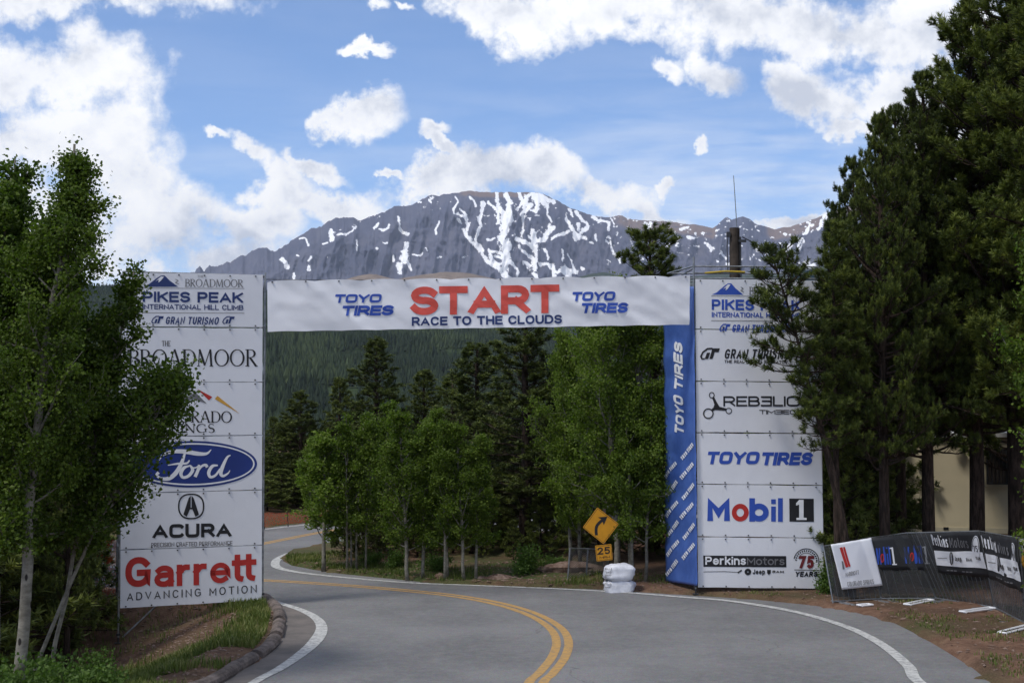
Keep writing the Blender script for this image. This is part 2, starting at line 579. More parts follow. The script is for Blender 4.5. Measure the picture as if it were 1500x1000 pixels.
M_ASPH = material('asphalt', m_asphalt)
M_SHOU = material('worn_shoulder', m_shoulder)
M_WHITE = material('white_road_paint', m_paint((0.52, 0.52, 0.50), (0.24, 0.24, 0.24)))
M_YEL = material('yellow_road_paint', m_paint((0.46, 0.27, 0.085), (0.27, 0.19, 0.11)))
M_GROUND = material('forest_ground', m_ground)
M_MTN = material('mountain_rock', m_mountain)
M_HILL = material('forested_hill', m_hill)
M_FOOT = material('foothill', m_foot)
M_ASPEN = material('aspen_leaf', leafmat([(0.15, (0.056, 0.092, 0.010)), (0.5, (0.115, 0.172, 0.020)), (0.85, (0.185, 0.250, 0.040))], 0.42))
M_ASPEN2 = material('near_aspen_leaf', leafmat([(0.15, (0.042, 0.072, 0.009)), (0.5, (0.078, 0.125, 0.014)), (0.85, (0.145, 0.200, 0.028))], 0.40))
M_PINE = material('pine_needle', leafmat([(0.1, (0.028, 0.042, 0.010)), (0.5, (0.078, 0.104, 0.018)), (0.9, (0.170, 0.200, 0.032))], 0.12))
M_PINE2 = material('dark_pine_needle', leafmat([(0.1, (0.040, 0.055, 0.014)), (0.5, (0.098, 0.125, 0.026)), (0.9, (0.190, 0.215, 0.042))], 0.10))
M_FAR = material('far_conifer', leafmat([(0.1, (0.016, 0.027, 0.015)), (0.5, (0.027, 0.043, 0.021)), (0.9, (0.062, 0.085, 0.034))], 0.0, 0.9))
M_SHRUB = material('shrub_leaf', leafmat([(0.1, (0.05, 0.09, 0.015)), (0.5, (0.08, 0.145, 0.025)), (0.9, (0.14, 0.21, 0.05))], 0.35))
M_GRASS = material('grass_blade', leafmat([(0.1, (0.06, 0.09, 0.02)), (0.55, (0.135, 0.17, 0.04)), (0.9, (0.34, 0.30, 0.14))], 0.3))
M_ABARK = material('aspen_bark', m_aspenbark)
M_PBARK = material('pine_bark', m_pinebark)
M_VINYL = material('white_vinyl', m_vinyl((0.77, 0.78, 0.82)))
M_VINYL2 = material('bright_white_vinyl', m_vinyl((0.86, 0.87, 0.91), 0.05))
M_BLUE = material('blue_vinyl', m_blue)
M_SCRIM = material('dark_scrim', m_scrim)
M_ORANGE = material('orange_netting', m_net((0.62, 0.10, 0.035), 0.95))
M_KERB = material('rolled_kerb', m_kerb)
M_STONE = material('red_granite', m_stone)
M_STEEL = plain('galvanised_steel', (0.30, 0.31, 0.32), 0.45, 0.75, 0.25, 9)
M_DSTEEL = plain('dark_steel', (0.055, 0.058, 0.065), 0.5, 0.5, 0.25, 9)
M_POLE = plain('weathered_pole', (0.055, 0.042, 0.033), 0.9, 0, 0.35, 5)
M_NAVY = plain('navy_print', (0.018, 0.040, 0.155), 0.5, 0, 0.06)
M_ROYAL = plain('royal_blue_print', (0.030, 0.085, 0.43), 0.5, 0, 0.05)
M_OVAL = plain('deep_blue_print', (0.012, 0.035, 0.20), 0.45, 0, 0.1, 1.5)
M_RED = plain('red_print', (0.48, 0.028, 0.022), 0.5, 0, 0.05)
M_CORAL = plain('coral_red_print', (0.74, 0.10, 0.075), 0.5, 0, 0.05)
M_BLACK = plain('black_print', (0.014, 0.014, 0.017), 0.5, 0, 0.1)
M_GREY = plain('grey_print', (0.17, 0.17, 0.18), 0.5, 0, 0.1)
M_WPRINT = plain('white_print', (0.78, 0.79, 0.82), 0.5, 0, 0.05)
M_GOLD = plain('gold_print', (0.62, 0.33, 0.05), 0.5, 0, 0.1)
M_SIGN = plain('yellow_sign_face', (0.68, 0.30, 0.012), 0.4, 0, 0.06)
M_CREAM = plain('cream_siding', (0.56, 0.49, 0.34), 0.7, 0, 0.06, 1.2)
M_TRIM = plain('cream_trim', (0.50, 0.45, 0.33), 0.7, 0, 0.06)
M_ROOF = plain('pale_roof_edge', (0.50, 0.50, 0.50), 0.6, 0, 0.08)
M_GLASS = plain('dark_window_glass', (0.02, 0.025, 0.03), 0.12, 0, 0.1, 3, 0.6)
M_BAG = plain('white_woven_bag', (0.66, 0.67, 0.72), 0.6, 0, 0.10, 10)
M_FLAG = plain('dark_banner_cloth', (0.020, 0.021, 0.024), 0.65, 0, 0.15)
M_YSTRAP = plain('yellow_strap', (0.55, 0.38, 0.03), 0.6, 0, 0.1)
M_SLATE = plain('slate_blue_panel', (0.07, 0.115, 0.17), 0.5, 0, 0.1)

# ------------------------------------------------------------ road outline and ground
def G(px, py):
    p = gnd(px, py)
    return (float(p[0]), float(p[1]))


ROAD_RIGHT = [(2.0, -12), (3.6, -4), (5.2, 6), (6.6, 13), (7.4, 18)] + [G(*p) for p in
    ((1452, 1000), (1425, 978), (1385, 953), (1350, 932), (1312, 913), (1262, 897), (1190, 886), (1100, 877), (1020, 872), (940, 867),
     (880, 863), (800, 860), (700, 857), (640, 854), (560, 846), (500, 840), (460, 834), (428, 828))]
ISLAND = [G(*p) for p in ((414, 821), (418, 814), (430, 807), (452, 801), (500, 794), (560, 787), (640, 781))]
ROAD_FAR = [(1.5, 47.6), (6.5, 50.5), (9.0, 56.0), (9.8, 66.0), (1.6, 67.0), (0.9, 60.0), (-1.0, 55.4), (-3.2, 53.8)] + [G(*p) for p in ((520, 757), (455, 765), (420, 769), (383, 773))]
ROAD_LEFT = [(-10.9, 47.8), (-13.0, 45.2), (-14.0, 41.5), (-13.4, 37.5), (-11.2, 34.0), (-8.6, 32.0)] + [G(*p) for p in
    ((372, 875), (390, 881), (404, 891), (410, 908), (406, 932), (388, 957), (345, 984), (292, 1012))] + [(-5.6, 17.5), (-6.3, 12), (-7.6, 4), (-9.4, -5), (-11, -12)]
POLY = np.array(ROAD_RIGHT + ISLAND + ROAD_FAR + ROAD_LEFT)


def sdf(x, y):
    """signed distance to the asphalt outline, negative on the road"""
    x = np.asarray(x, float); y = np.asarray(y, float)
    d = np.full(x.shape, 1e9); ins = np.zeros(x.shape, bool)
    n = len(POLY)
    for i in range(n):
        ax, ay = POLY[i]; bx, by = POLY[(i + 1) % n]
        ex, ey = bx - ax, by - ay
        t = np.clip(((x - ax) * ex + (y - ay) * ey) / (ex * ex + ey * ey + 1e-12), 0, 1)
        d = np.minimum(d, (x - ax - t * ex) ** 2 + (y - ay - t * ey) ** 2)
        c = ((ay > y) != (by > y)) & (x < (bx - ax) * (y - ay) / ((by - ay) if by != ay else 1e-9) + ax)
        ins ^= c
    d = np.sqrt(d)
    return np.where(ins, -d, d)


def near_rise(y):
    return 0.11 * np.maximum(0, 18.5 - np.asarray(y, float))


def ground_z(x, y):
    x = np.asarray(x, float); y = np.asarray(y, float)
    s = sdf(x, y)
    e = s + (fbm(x * 1.9, y * 1.9, 3, 4) - 0.5) * 0.55 * sstep(s, -0.6, -0.1)
    z = -0.09 + 0.17 * sstep(e, -0.12, 0.12)
    rough = (fbm(x * 0.5, y * 0.5, 9, 4) - 0.5) * 0.35 * sstep(s, 0.3, 3.0)
    lift = 0.055 * np.clip(s - 0.6, 0, 40) * sstep(y, 28, 40)
    # bank below the left tower
    wl = sstep(-x - 0.0, 4.6, 5.4) * sstep(y, 34.5, 31.5)
    fall = -0.42 * np.clip(s - 0.9, 0, 3.2) - 0.06 * np.clip(s - 4.1, 0, 10)
    z = z + rough * (1 - 0.5 * wl) + lift * (1 - wl) + fall * wl + near_rise(y)
    # wooded slope behind the far bend and valley out to the mountain
    z = z + 0.02 * np.clip(y - 70, 0, 20) - 0.07 * np.clip(y - 92, 0, 330)
    return z


def gz1(x, y):
    return float(ground_z(np.array([x]), np.array([y]))[0])


def axis(lo, a, b, hi, step, grow=1.16):
    c = list(np.arange(a, b + 1e-6, step))
    s = step
    up = []; v = b
    while v < hi:
        s *= grow; v += s; up.append(v)
    s = step; dn = []; v = a
    while v > lo:
        s *= grow; v -= s; dn.append(v)
    return np.array(dn[::-1] + c + up)


xs = axis(-14000, -15, 13, 14000, 0.2)
ys = axis(-3000, 19, 52, 16000, 0.2)
XX, YY = np.meshgrid(xs, ys)
ZZ = ground_z(XX, YY)
SD = sdf(XX, YY)
far = np.hypot(XX, YY)
gr = np.clip(fbm(XX * 0.45, YY * 0.45, 21, 4) * 1.7 - 0.45, 0, 1)
bank = sstep(-XX, 4.3, 4.9) * sstep(YY, 33, 31)
gr = np.where(bank > 0.5, np.clip(gr * .6 + 0.35 * sstep(SD, 1.2, 0.3), 0, 1), gr)
isl = (XX < 3) & (YY > 34) & (YY < 47)
gr = np.where(isl, np.clip(gr + 0.35 - 0.2 * sstep(SD, 0.8, 2.0), 0, 1), gr * 0.75)
gr = np.where(far > 120, 1.0, gr)
ny, nx = XX.shape
idx = np.arange(ny * nx).reshape(ny, nx)
quads = np.stack([idx[:-1, :-1], idx[:-1, 1:], idx[1:, 1:], idx[1:, :-1]], -1).reshape(-1, 4)
struct('ground', mesh_np('ground', np.stack([XX, YY, ZZ], -1).reshape(-1, 3), quads, [M_GROUND], {'grass': gr.ravel()}, True))

# asphalt sheet: the outline filled, with a sloping strip towards the camera
import bmesh
from mathutils.geometry import tessellate_polygon
def fill_poly(pts, z):
    tri = tessellate_polygon([[Vector((p[0], p[1], 0)) for p in pts]])
    v = np.array([[p[0], p[1], z] for p in pts])
    return v, np.array(tri)


def cut(pts):
    return [p for p in pts if p[1] > 18.6]


mainp = [(7.45, 18.5)] + cut(ROAD_RIGHT) + ISLAND + ROAD_FAR + cut(ROAD_LEFT) + [(-5.52, 18.5)]
v, t = fill_poly(mainp, 0.0)
# make normals point up
def upfix(v, t):
    a, b, c = v[t[:, 0]], v[t[:, 1]], v[t[:, 2]]
    nz = np.cross(b - a, c - a)[:, 2]
    t = t.copy(); t[nz < 0] = t[nz < 0][:, ::-1]
    return t
t = upfix(v, t)
rb = MB()
rb.add(v, None, t)
near = [(18.5, -5.52, 7.45), (12, -6.3, 6.4), (4, -7.6, 5.0), (-5, -9.4, 3.4), (-12, -11, 2.0)]
nv = []
for y, a, b in near:
    nv += [(a, y, float(near_rise(y))), (b, y, float(near_rise(y)))]
rb.add(nv, [[2 * k, 2 * k + 1, 2 * k + 3, 2 * k + 2][::-1] for k in range(len(near) - 1)])
struct('road', rb.mesh('road', [M_ASPH]))


def smooth_line(pts, n=8):
    """Catmull-Rom through points (any dimension)"""
    P = np.array(pts, float)
    P = np.vstack([2 * P[0] - P[1], P, 2 * P[-1] - P[-2]])
    out = []
    for i in range(1, len(P) - 2):
        p0, p1, p2, p3 = P[i - 1], P[i], P[i + 1], P[i + 2]
        for k in range(n):
            t = k / n
            out.append(0.5 * ((2 * p1) + (-p0 + p2) * t + (2 * p0 - 5 * p1 + 4 * p2 - p3) * t * t + (-p0 + 3 * p1 - 3 * p2 + p3) * t ** 3))
    out.append(P[-2])
    return np.array(out)


def strip(line, width, z, off=0.0):
    """flat ribbon along a ground polyline; width may vary along it"""
    L = np.asarray(line, float)[:, :2]
    tg = np.gradient(L, axis=0); tg /= np.linalg.norm(tg, axis=1)[:, None]
    nr = np.stack([-tg[:, 1], tg[:, 0]], 1)
    w = np.broadcast_to(np.asarray(width, float), (len(L),))[:, None]
    a = L + nr * (off + w / 2); b = L + nr * (off - w / 2)
    zz = z + near_rise(L[:, 1])
    n = len(L)
    v = np.vstack([np.column_stack([a, zz]), np.column_stack([b, zz])])
    i = np.arange(n - 1)
    return v, np.stack([i, i + n, i + n + 1, i + 1], 1)


def marking(px, width, mat, name='road_marking', z=0.004, extra=(), offs=(0.0,)):
    L = [G(*p) for p in px] + list(extra)
    S = smooth_line(L, 8)
    if not np.isscalar(width):
        width = np.interp(np.arange(len(S)), np.linspace(0, len(S) - 1, len(width)), width)
    m = MB()
    for o in offs:
        v, q = strip(S, width, z, o)
        m.add(v, q)
    return struct(name, m.mesh(name, [mat]))


# dark worn shoulder between the left edge line and the kerb
sh = MB()
shp = [G(*p) for p in ((384, 882), (420, 886), (450, 896), (466, 909), (470, 921), (464, 936), (448, 953), (415, 978), (372, 1003))] + [(-4.75, 19.6), (-5.4, 19.6)] + \
      [G(*p) for p in ((300, 1008), (352, 982), (393, 957), (409, 932), (412, 908), (406, 892), (394, 883))]
v, t = fill_poly(shp, 0.004)
sh.add(v, None, upfix(v, t))
struct('road_shoulder', sh.mesh('road_shoulder', [M_SHOU]))
marking(((330, 868), (360, 871), (385, 876.5), (412, 884), (440, 893), (460, 903), (470, 914), (470, 926), (460, 941), (442, 957), (410, 979), (366, 1003)),
        [0.14, 0.15, 0.17, 0.19, 0.20, 0.22, 0.26, 0.23, 0.18, 0.15, 0.14, 0.13], M_WHITE, z=0.010, extra=[(-4.5, 17.5), (-5.2, 12), (-6.6, 3)])
marking(((620, 854.5), (700, 857.5), (800, 861.5), (880, 865.5), (940, 869.5), (1000, 874.5), (1060, 879), (1110, 886), (1160, 895), (1210, 908), (1255, 924), (1295, 946), (1330, 975), (1352, 1003)),
        [0.16, 0.16, 0.17, 0.18, 0.20, 0.22, 0.22, 0.2, 0.2, 0.2, 0.2, 0.19, 0.18, 0.16], M_WHITE, z=0.010, extra=[(6.6, 18), (5.8, 12), (4, 3)])
marking(((640, 779), (560, 789), (500, 797.5), (450, 804), (425, 810), (408, 818), (403, 825), (407, 831), (425, 836), (460, 841), (520, 847), (580, 852), (620, 854.5)),
        [0.16, 0.16, 0.17, 0.18, 0.20, 0.24, 0.24, 0.24, 0.22, 0.2, 0.18, 0.17, 0.16], M_WHITE, z=0.008)
marking(((384, 775.5), (420, 771.5), (455, 767.5), (520, 760)), 0.2, M_WHITE, z=0.008, extra=[(-3.0, 53.3)])
marking(((380, 797), (420, 789), (455, 782), (500, 774.5), (560, 766)), 0.13, M_YEL, z=0.004, offs=(-0.10, 0.10))
marking(((330, 846), (385, 849.5), (440, 852.5), (520, 858), (600, 865), (660, 871.5), (710, 879.5), (755, 890.5), (790, 904), (815, 921), (824, 940), (818, 962), (800, 985), (783, 1004)),
        [0.13] * 5 + [0.16] * 9, M_YEL, z=0.004, extra=[(0.1, 18), (-0.5, 12), (-1.8, 3)], offs=(-0.112, 0.112))

# rolled asphalt kerb, broken into lengths
KL = smooth_line([G(*p) for p in ((368, 873), (386, 878), (400, 887), (408, 902), (408, 922), (399, 943), (378, 962), (345, 981), (296, 1008))] + [(-5.75, 18.0), (-6.4, 13)], 10)
kerb = bpy.data.objects.new('kerb', None); COL.objects.link(kerb); kerb['kind'] = 'structure'
cuts = [0, 36, 47, 62, len(KL)]
for k in range(4):
    seg = KL[cuts[k] + (1 if k else 0):cuts[k + 1]]
    if len(seg) < 3: continue
    p3 = np.column_stack([seg[:, 0], seg[:, 1], near_rise(seg[:, 1]) + 0.045])
    n = len(p3)
    tg = np.gradient(p3, axis=0); tg /= np.linalg.norm(tg, axis=1)[:, None]
    side = np.stack([-tg[:, 1], tg[:, 0], 0 * tg[:, 0]], 1)
    th = np.linspace(0, 2 * PI, 13)[:-1]
    arc = np.cumsum(np.r_[0, np.linalg.norm(np.diff(p3, axis=0), axis=1)])
    rr = 0.125 + 0.022 * (vnoise(arc[:, None] * 2.3 + k * 9 + np.zeros(12), th[None, :] * 1.3 + np.zeros((n, 1)), 5) - 0.5)
    v = p3[:, None, :] + side[:, None, :] * (np.cos(th)[None, :, None] * rr[:, :, None] * 1.05) + np.array([0, 0, 1.0]) * (np.sin(th)[None, :, None] * rr[:, :, None] * 0.85)
    m = MB()
    i = np.arange(n - 1)[:, None] * 12; j = np.arange(12)[None, :]; j2 = (j + 1) % 12
    m.add(v.reshape(-1, 3), np.stack([i + j, i + 12 + j, i + 12 + j2, i + j2], -1).reshape(-1, 4))
    m.add(v[0], None, [[0, a, a + 1] for a in range(1, 11)]); m.add(v[-1], None, [[0, a + 1, a] for a in range(1, 11)])
    link('kerb_length', m.mesh('kerb_length', [M_KERB], smooth=False), kerb)

# ------------------------------------------------------------ mountain, foothills
def az_of(px):
    return np.arctan((np.asarray(px, float) - 750) / F)       # small pitch: good to a pixel


def ridge_z(px, py, rng):
    """height of the sight line through a pixel at horizontal range rng"""
    d = np.array([ray(a, b) for a, b in zip(np.atleast_1d(px), np.atleast_1d(py))])
    return H + d[:, 2] / np.hypot(d[:, 0], d[:, 1]) * rng


MP = [(-900, 520), (-500, 500), (-200, 470), (100, 425), (200, 412), (255, 404), (284, 398), (287, 393), (291, 390.5), (294, 393), (297, 397), (300, 393), (305, 387.5), (308, 391),
      (313, 391), (325, 387), (331, 383.5), (336, 385), (345, 378), (352, 374), (360, 373), (368, 366), (380, 363), (390, 363), (400, 369.5), (412, 362), (425, 353), (440, 344), (452, 335),
      (465, 333), (474, 329), (476, 326), (490, 320), (505, 318.5), (516, 319), (525, 323), (540, 317), (560, 312), (575, 303), (590, 302), (605, 299), (615, 293), (631, 284.5), (643, 287.5), (650, 284.5),
      (663, 283), (675, 281), (685, 279), (700, 280.5), (720, 281), (745, 281.5), (770, 282), (785, 282.5), (795, 284), (805, 288), (815, 293), (830, 302), (845, 308),
      (860, 313), (880, 317.5), (900, 317.5), (907, 315.5), (912, 316), (920, 321), (935, 322), (960, 323), (985, 325.5), (1010, 328), (1030, 331), (1046, 334), (1052, 330), (1062, 320),
      (1067, 317.5), (1074, 321), (1082, 318), (1090, 317), (1100, 321), (1112, 329), (1125, 333), (1138, 335.5), (1155, 333), (1175, 328), (1195, 321), (1215, 312), (1260, 296), (1320, 285), (1450, 300),
      (1600, 330), (1900, 400), (2400, 480)]
MP = np.array(MP)
RIDGE = 8600.0
cols = np.unique(np.concatenate([np.linspace(-900, 255, 60), np.arange(256, 1260, 1.35), np.linspace(1262, 2400, 60)]))
ridge_y = np.interp(cols, MP[:, 0], MP[:, 1])
ridge_y = ridge_y + (fbm(cols * 0.11, cols * 0 + 3, 5, 3) - 0.5) * 2.6 + (fbm(cols * 0.42, cols * 0 + 9, 6, 2) - 0.5) * 3.0 * (0.35 + 0.65 * sstep(cols, 660, 620))
rz = ridge_z(cols, ridge_y, RIDGE)
# rows: picture heights below the ridge down to y=415, then coarser to the foot
rows = np.concatenate([[-0.3, 0.0], np.linspace(0.004, 0.62, 118), np.linspace(0.65, 1.0, 14)])
C, Tt = np.meshgrid(cols, rows)
RZ = np.broadcast_to(rz, C.shape)
Z = np.where(Tt >= 0, RZ - np.clip(Tt, 0, 1) * (RZ + 40), RZ + Tt * 900)
az = az_of(C)
drop = RZ - Z
u = C / 26.0
gul = fbm(u + drop * 0.0015 + 0.5 * fbm(C / 60, drop / 300, 3, 3), drop * 0.0012, 31, 6, True)
rel = fbm(C / 34.0 + drop / 420.0, drop / 230.0 - C / 70.0, 77, 6, True)
rng = RIDGE - np.where(Tt >= 0, drop * 1.45, -drop * 0 + (-Tt) * -2500)
amp = sstep(drop, 0, 220)
rng = rng - amp * ((gul - 0.5) * 210 + (rel - 0.5) * 230)
# keep the line of sight: height scales with range so that features stay on their bearing
Zs = H + (Z - H) * np.where(Tt >= 0, 1 - 0.0 * rng, 1)
Xm = rng * np.sin(az); Ym = rng * np.cos(az)
# picture position of every vertex, for the snow gullies
depth = Ym * math.cos(PITCH) + (Zs - H) * math.sin(PITCH)
PX = 750 + F * Xm / depth
PY = 500 - F * ((Zs - H) * math.cos(PITCH) - Ym * math.sin(PITCH)) / depth

def zc(pts, x0, y0, k):
    return [(x0 + a * k, y0 + b * k) for a, b in pts]


k2 = 220 / 1467
k3 = 220 / 1500
k1 = 340 / 1500
SN = []   # (points, width0, width1)
def snow(pts, w0, w1=None):
    SN.append((smooth_line(pts, 3) if len(pts) > 2 else np.array(pts, float), w0, w1 if w1 is not None else w0))
c2 = lambda *p: zc(p, 600, 270, k2)
c3 = lambda *p: zc(p, 780, 290, k3)
c1 = lambda *p: zc(p, 280, 270, k1)
c4 = lambda *p: zc(p, 980, 240, 260 / 1444)
snow(c2((510, 430), (560, 510), (640, 600), (720, 690), (740, 730), (830, 790), (900, 860), (980, 930)), 3.2, 5)
snow(c2((480, 290), (550, 330), (575, 400), (560, 480), (600, 540)), 4, 4)
snow(c2((430, 120), (470, 170), (440, 240), (450, 300)), 2.4)
snow(c2((600, 120), (630, 180), (650, 215)), 3)
snow(c2((715, 180), (710, 270), (670, 330), (690, 400), (660, 470), (650, 540)), 4, 3.6)
snow(c2((500, 240), (560, 300), (575, 340)), 2.4)
snow(c2((480, 340), (500, 380)), 3)
snow(c2((665, 570), (715, 640)), 4.5)
snow(c2((850, 90), (860, 200), (920, 300), (950, 330)), 4, 5)
snow(c2((940, 80), (965, 200), (980, 330)), 4.2, 8)
snow(c2((770, 180), (840, 240), (870, 300), (850, 380)), 3, 4)
snow(c2((915, 340), (930, 420), (910, 520), (930, 640), (930, 760), (910, 850)), 6, 10)
snow(c2((880, 530), (950, 560), (960, 620)), 9)
snow(c2((980, 340), (930, 400)), 6)
snow(c2((760, 540), (820, 520)), 3)
snow(c2((770, 640), (850, 670), (900, 690)), 3.4)
snow(c2((785, 690), (800, 740), (860, 790)), 4)
snow(c2((830, 700), (890, 720)), 3)
snow(c2((980, 740), (1020, 790), (1050, 840), (1040, 900)), 5, 3)
snow(c2((1070, 90), (1100, 180), (1060, 240)), 4.5)
snow(c2((1150, 110), (1120, 200), (1180, 200), (1100, 300)), 6, 4)
snow(c2((1200, 90), (1290, 110), (1350, 150), (1400, 190)), 6, 4)
snow(c2((1210, 130), (1250, 180), (1235, 270)), 6, 4)
snow(c2((1280, 130), (1330, 200), (1340, 270)), 6, 2.4)
snow(c2((1115, 310), (1120, 400), (1105, 480)), 2.6)
snow(c2((1050, 540), (1120, 560), (1190, 610)), 5)
snow(c2((1200, 480), (1220, 540), (1300, 540), (1340, 460), (1400, 410)), 6, 4)
snow(c2((1220, 560), (1230, 640), (1220, 740), (1225, 820)), 6, 7)
snow(c2((1070, 610), (1130, 660), (1200, 720)), 3.4)
snow(c2((1100, 770), (1110, 760), (1180, 800)), 4)
snow(c2((1210, 880), (1245, 930)), 5)
snow(c2((1290, 780), (1380, 790), (1400, 860), (1405, 920)), 4.5)
snow(c2((1320, 650), (1350, 740)), 2)
snow(c2((1340, 290), (1380, 360)), 2)
snow(c2((295, 370), (260, 430), (240, 480)), 2.6)
snow(c2((130, 660), (100, 690), (20, 690)), 2); snow(c2((160, 620), (180, 650)), 2); snow(c2((290, 720), (310, 710)), 3)
for a in range(26):
    pass
snow(c3((0, 330), (10, 420), (20, 520), (25, 640), (20, 700)), 5)
snow(c3((20, 420), (110, 420), (150, 350), (210, 290)), 5, 4)
snow(c3((200, 400), (250, 370), (360, 340)), 3.4)
snow(c3((330, 190), (370, 270), (420, 350), (440, 400)), 3, 6)
snow(c3((470, 250), (460, 330)), 3); snow(c3((440, 400), (500, 350), (560, 270), (480, 200), (440, 140)), 4, 3)
snow(c3((490, 400), (540, 410)), 4); snow(c3((360, 110), (400, 190)), 2.6)
snow(c3((600, 180), (660, 240), (720, 230), (760, 240), (760, 310)), 4, 2.4); snow(c3((780, 200), (810, 250)), 2.6)
snow(c3((620, 370), (640, 430)), 2.4); snow(c3((580, 440), (600, 450)), 3); snow(c3((760, 390), (765, 395)), 3)
snow(c3((730, 430), (750, 450)), 3); snow(c3((770, 430), (800, 510), (840, 570), (880, 640)), 2.8)
snow(c3((290, 510), (295, 570), (295, 640)), 3.4, 2); snow(c3((100, 660), (180, 680), (200, 740), (210, 800)), 4.5)
snow(c3((250, 740), (330, 720), (360, 800)), 5, 9); snow(c3((330, 740), (400, 730), (440, 740)), 6); snow(c3((350, 560), (400, 660), (420, 720)), 2.4)
snow(c3((500, 690), (520, 700)), 4); snow(c3((115, 510), (150, 600)), 2); snow(c3((10, 780), (50, 820)), 4)
snow(c3((1130, 250), (1140, 290), (1140, 320)), 3); snow(c3((1190, 250), (1145, 320)), 3)
snow(c3((1460, 390), (1430, 470)), 3.4); snow(c3((1320, 490), (1380, 440)), 3); snow(c3((1000, 490), (1000, 520)), 4); snow(c3((1480, 305), (1500, 310)), 3)
snow(c3((1000, 600), (1040, 600)), 3)
snow(c1((1385, 380), (1380, 440), (1380, 500)), 7, 9); snow(c1((1340, 520), (1350, 580)), 7, 4); snow(c1((1390, 500), (1430, 560)), 7, 3); snow(c1((1340, 200), (1350, 290), (1400, 320)), 1.8, 4)
snow(c1((590, 485), (630, 530)), 5); snow(c1((665, 580), (665, 610)), 5); snow(c1((905, 290), (910, 350)), 6); snow(c1((940, 325), (1020, 320), (1060, 270)), 2.6)
snow(c1((700, 355), (740, 350), (760, 390)), 2.6); snow(c1((770, 470), (760, 495)), 3.4); snow(c1((765, 540), (765, 555)), 4); snow(c1((850, 390), (880, 375)), 3)
snow(c1((1180, 285), (1210, 250)), 3); snow(c1((1210, 290), (1250, 295), (1270, 260)), 3); snow(c1((1065, 370), (1070, 430)), 2.4); snow(c1((1310, 460), (1310, 490)), 3)
snow(c1((1200, 410), (1205, 412)), 3); snow(c1((1240, 370), (1270, 375)), 2); snow(c1((680, 455), (690, 460)), 3)
snow(c4((100, 525), (150, 520)), 2.6); snow(c4((85, 600), (50, 660)), 3.4); snow(c4((155, 590), (185, 605)), 4); snow(c4((300, 640), (330, 665), (355, 710)), 3.4)
snow(c4((390, 780), (405, 800)), 3); snow(c4((430, 710), (460, 775)), 2); snow(c4((470, 810), (495, 805)), 4); snow(c4((1290, 430), (1210, 530)), 8, 5); snow(c4((1170, 490), (1100, 570)), 4)
snow(c4((1080, 610), (1045, 670)), 5, 4); snow(c4((990, 650), (965, 685)), 4); snow(c4((1100, 630), (1060, 700)), 3); snow(c4((940, 720), (955, 715)), 3); snow(c4((1130, 790), (1100, 840), (1180, 830)), 7)
snow(c4((1020, 605), (1045, 605)), 3); snow(c4((930, 570), (950, 575)), 3); snow(c4((1055, 800), (1058, 805)), 3); snow(c4((715, 540), (735, 545)), 2); snow(c4((835, 600), (850, 610)), 2)
S = np.zeros(C.shape)
wvar = fbm(C / 4.0, PY / 5.0, 99, 3)
wx = PX + (fbm(C / 9.0, PY / 9.0, 51, 4) - 0.5) * 7.0
wy = PY + (fbm(C / 9.0, PY / 9.0, 61, 4) - 0.5) * 6.0
for pts, w0, w1 in SN:
    lo = pts.min(0) - 12; hi_ = pts.max(0) + 12
    msk = (wx > lo[0]) & (wx < hi_[0]) & (wy > lo[1]) & (wy < hi_[1])
    if not msk.any(): continue
    x, y = wx[msk], wy[msk]
    best = np.zeros(x.shape)
    n = len(pts)
    for i in range(n - 1):
        a, b = pts[i], pts[i + 1]
        e = b - a
        tt = np.clip(((x - a[0]) * e[0] + (y - a[1]) * e[1]) / (e @ e + 1e-9), 0, 1)
        d = np.hypot(x - a[0] - tt * e[0], y - a[1] - tt * e[1])
        w = (w0 + (w1 - w0) * (i + tt) / max(1, n - 1)) * (0.60 if 640 < pts[:, 0].mean() < 900 else 0.50) * (0.30 + 1.4 * wvar[msk])
        best = np.maximum(best, 1.0 - d / w * 0.5)
    S[msk] = np.maximum(S[msk], best)
patch = sstep(fbm(C / 5.0, PY / 4.0, 91, 4), 0.60, 0.72) * sstep(fbm(C / 60, PY / 40, 15, 2), 0.45, 0.6) * 0.62
patch *= sstep(PX, 430, 520) * sstep(PY, 400, 380)
S = np.maximum(S, patch)
tun = sstep(RZ - Z, 130, 40) * np.clip(sstep(PX, 870, 930) * 0.9 + sstep(PX, 655, 680) * sstep(PX, 790, 740), 0, 1) * 1.1
tun *= 1 - 0.85 * sstep(PX, 1045, 1052) * sstep(PX, 1135, 1115)
tun = np.where((PX > 640) & (PX < 800), sstep(RZ - Z, 62, 20) * sstep(PX, 660, 690) * sstep(PX, 800, 760), tun)
veg = np.clip(sstep(Z, 620, 350) * 0.7, 0, 1)
ny, nx = C.shape
idx = np.arange(ny * nx).reshape(ny, nx)
quads = np.stack([idx[:-1, :-1], idx[1:, :-1], idx[1:, 1:], idx[:-1, 1:]], -1).reshape(-1, 4)
struct('mountain', mesh_np('mountain', np.stack([Xm, Ym, Zs], -1).reshape(-1, 3), quads, [M_MTN],
       {'snow': S.ravel(), 'tundra': tun.ravel(), 'veg': veg.ravel()}, True))


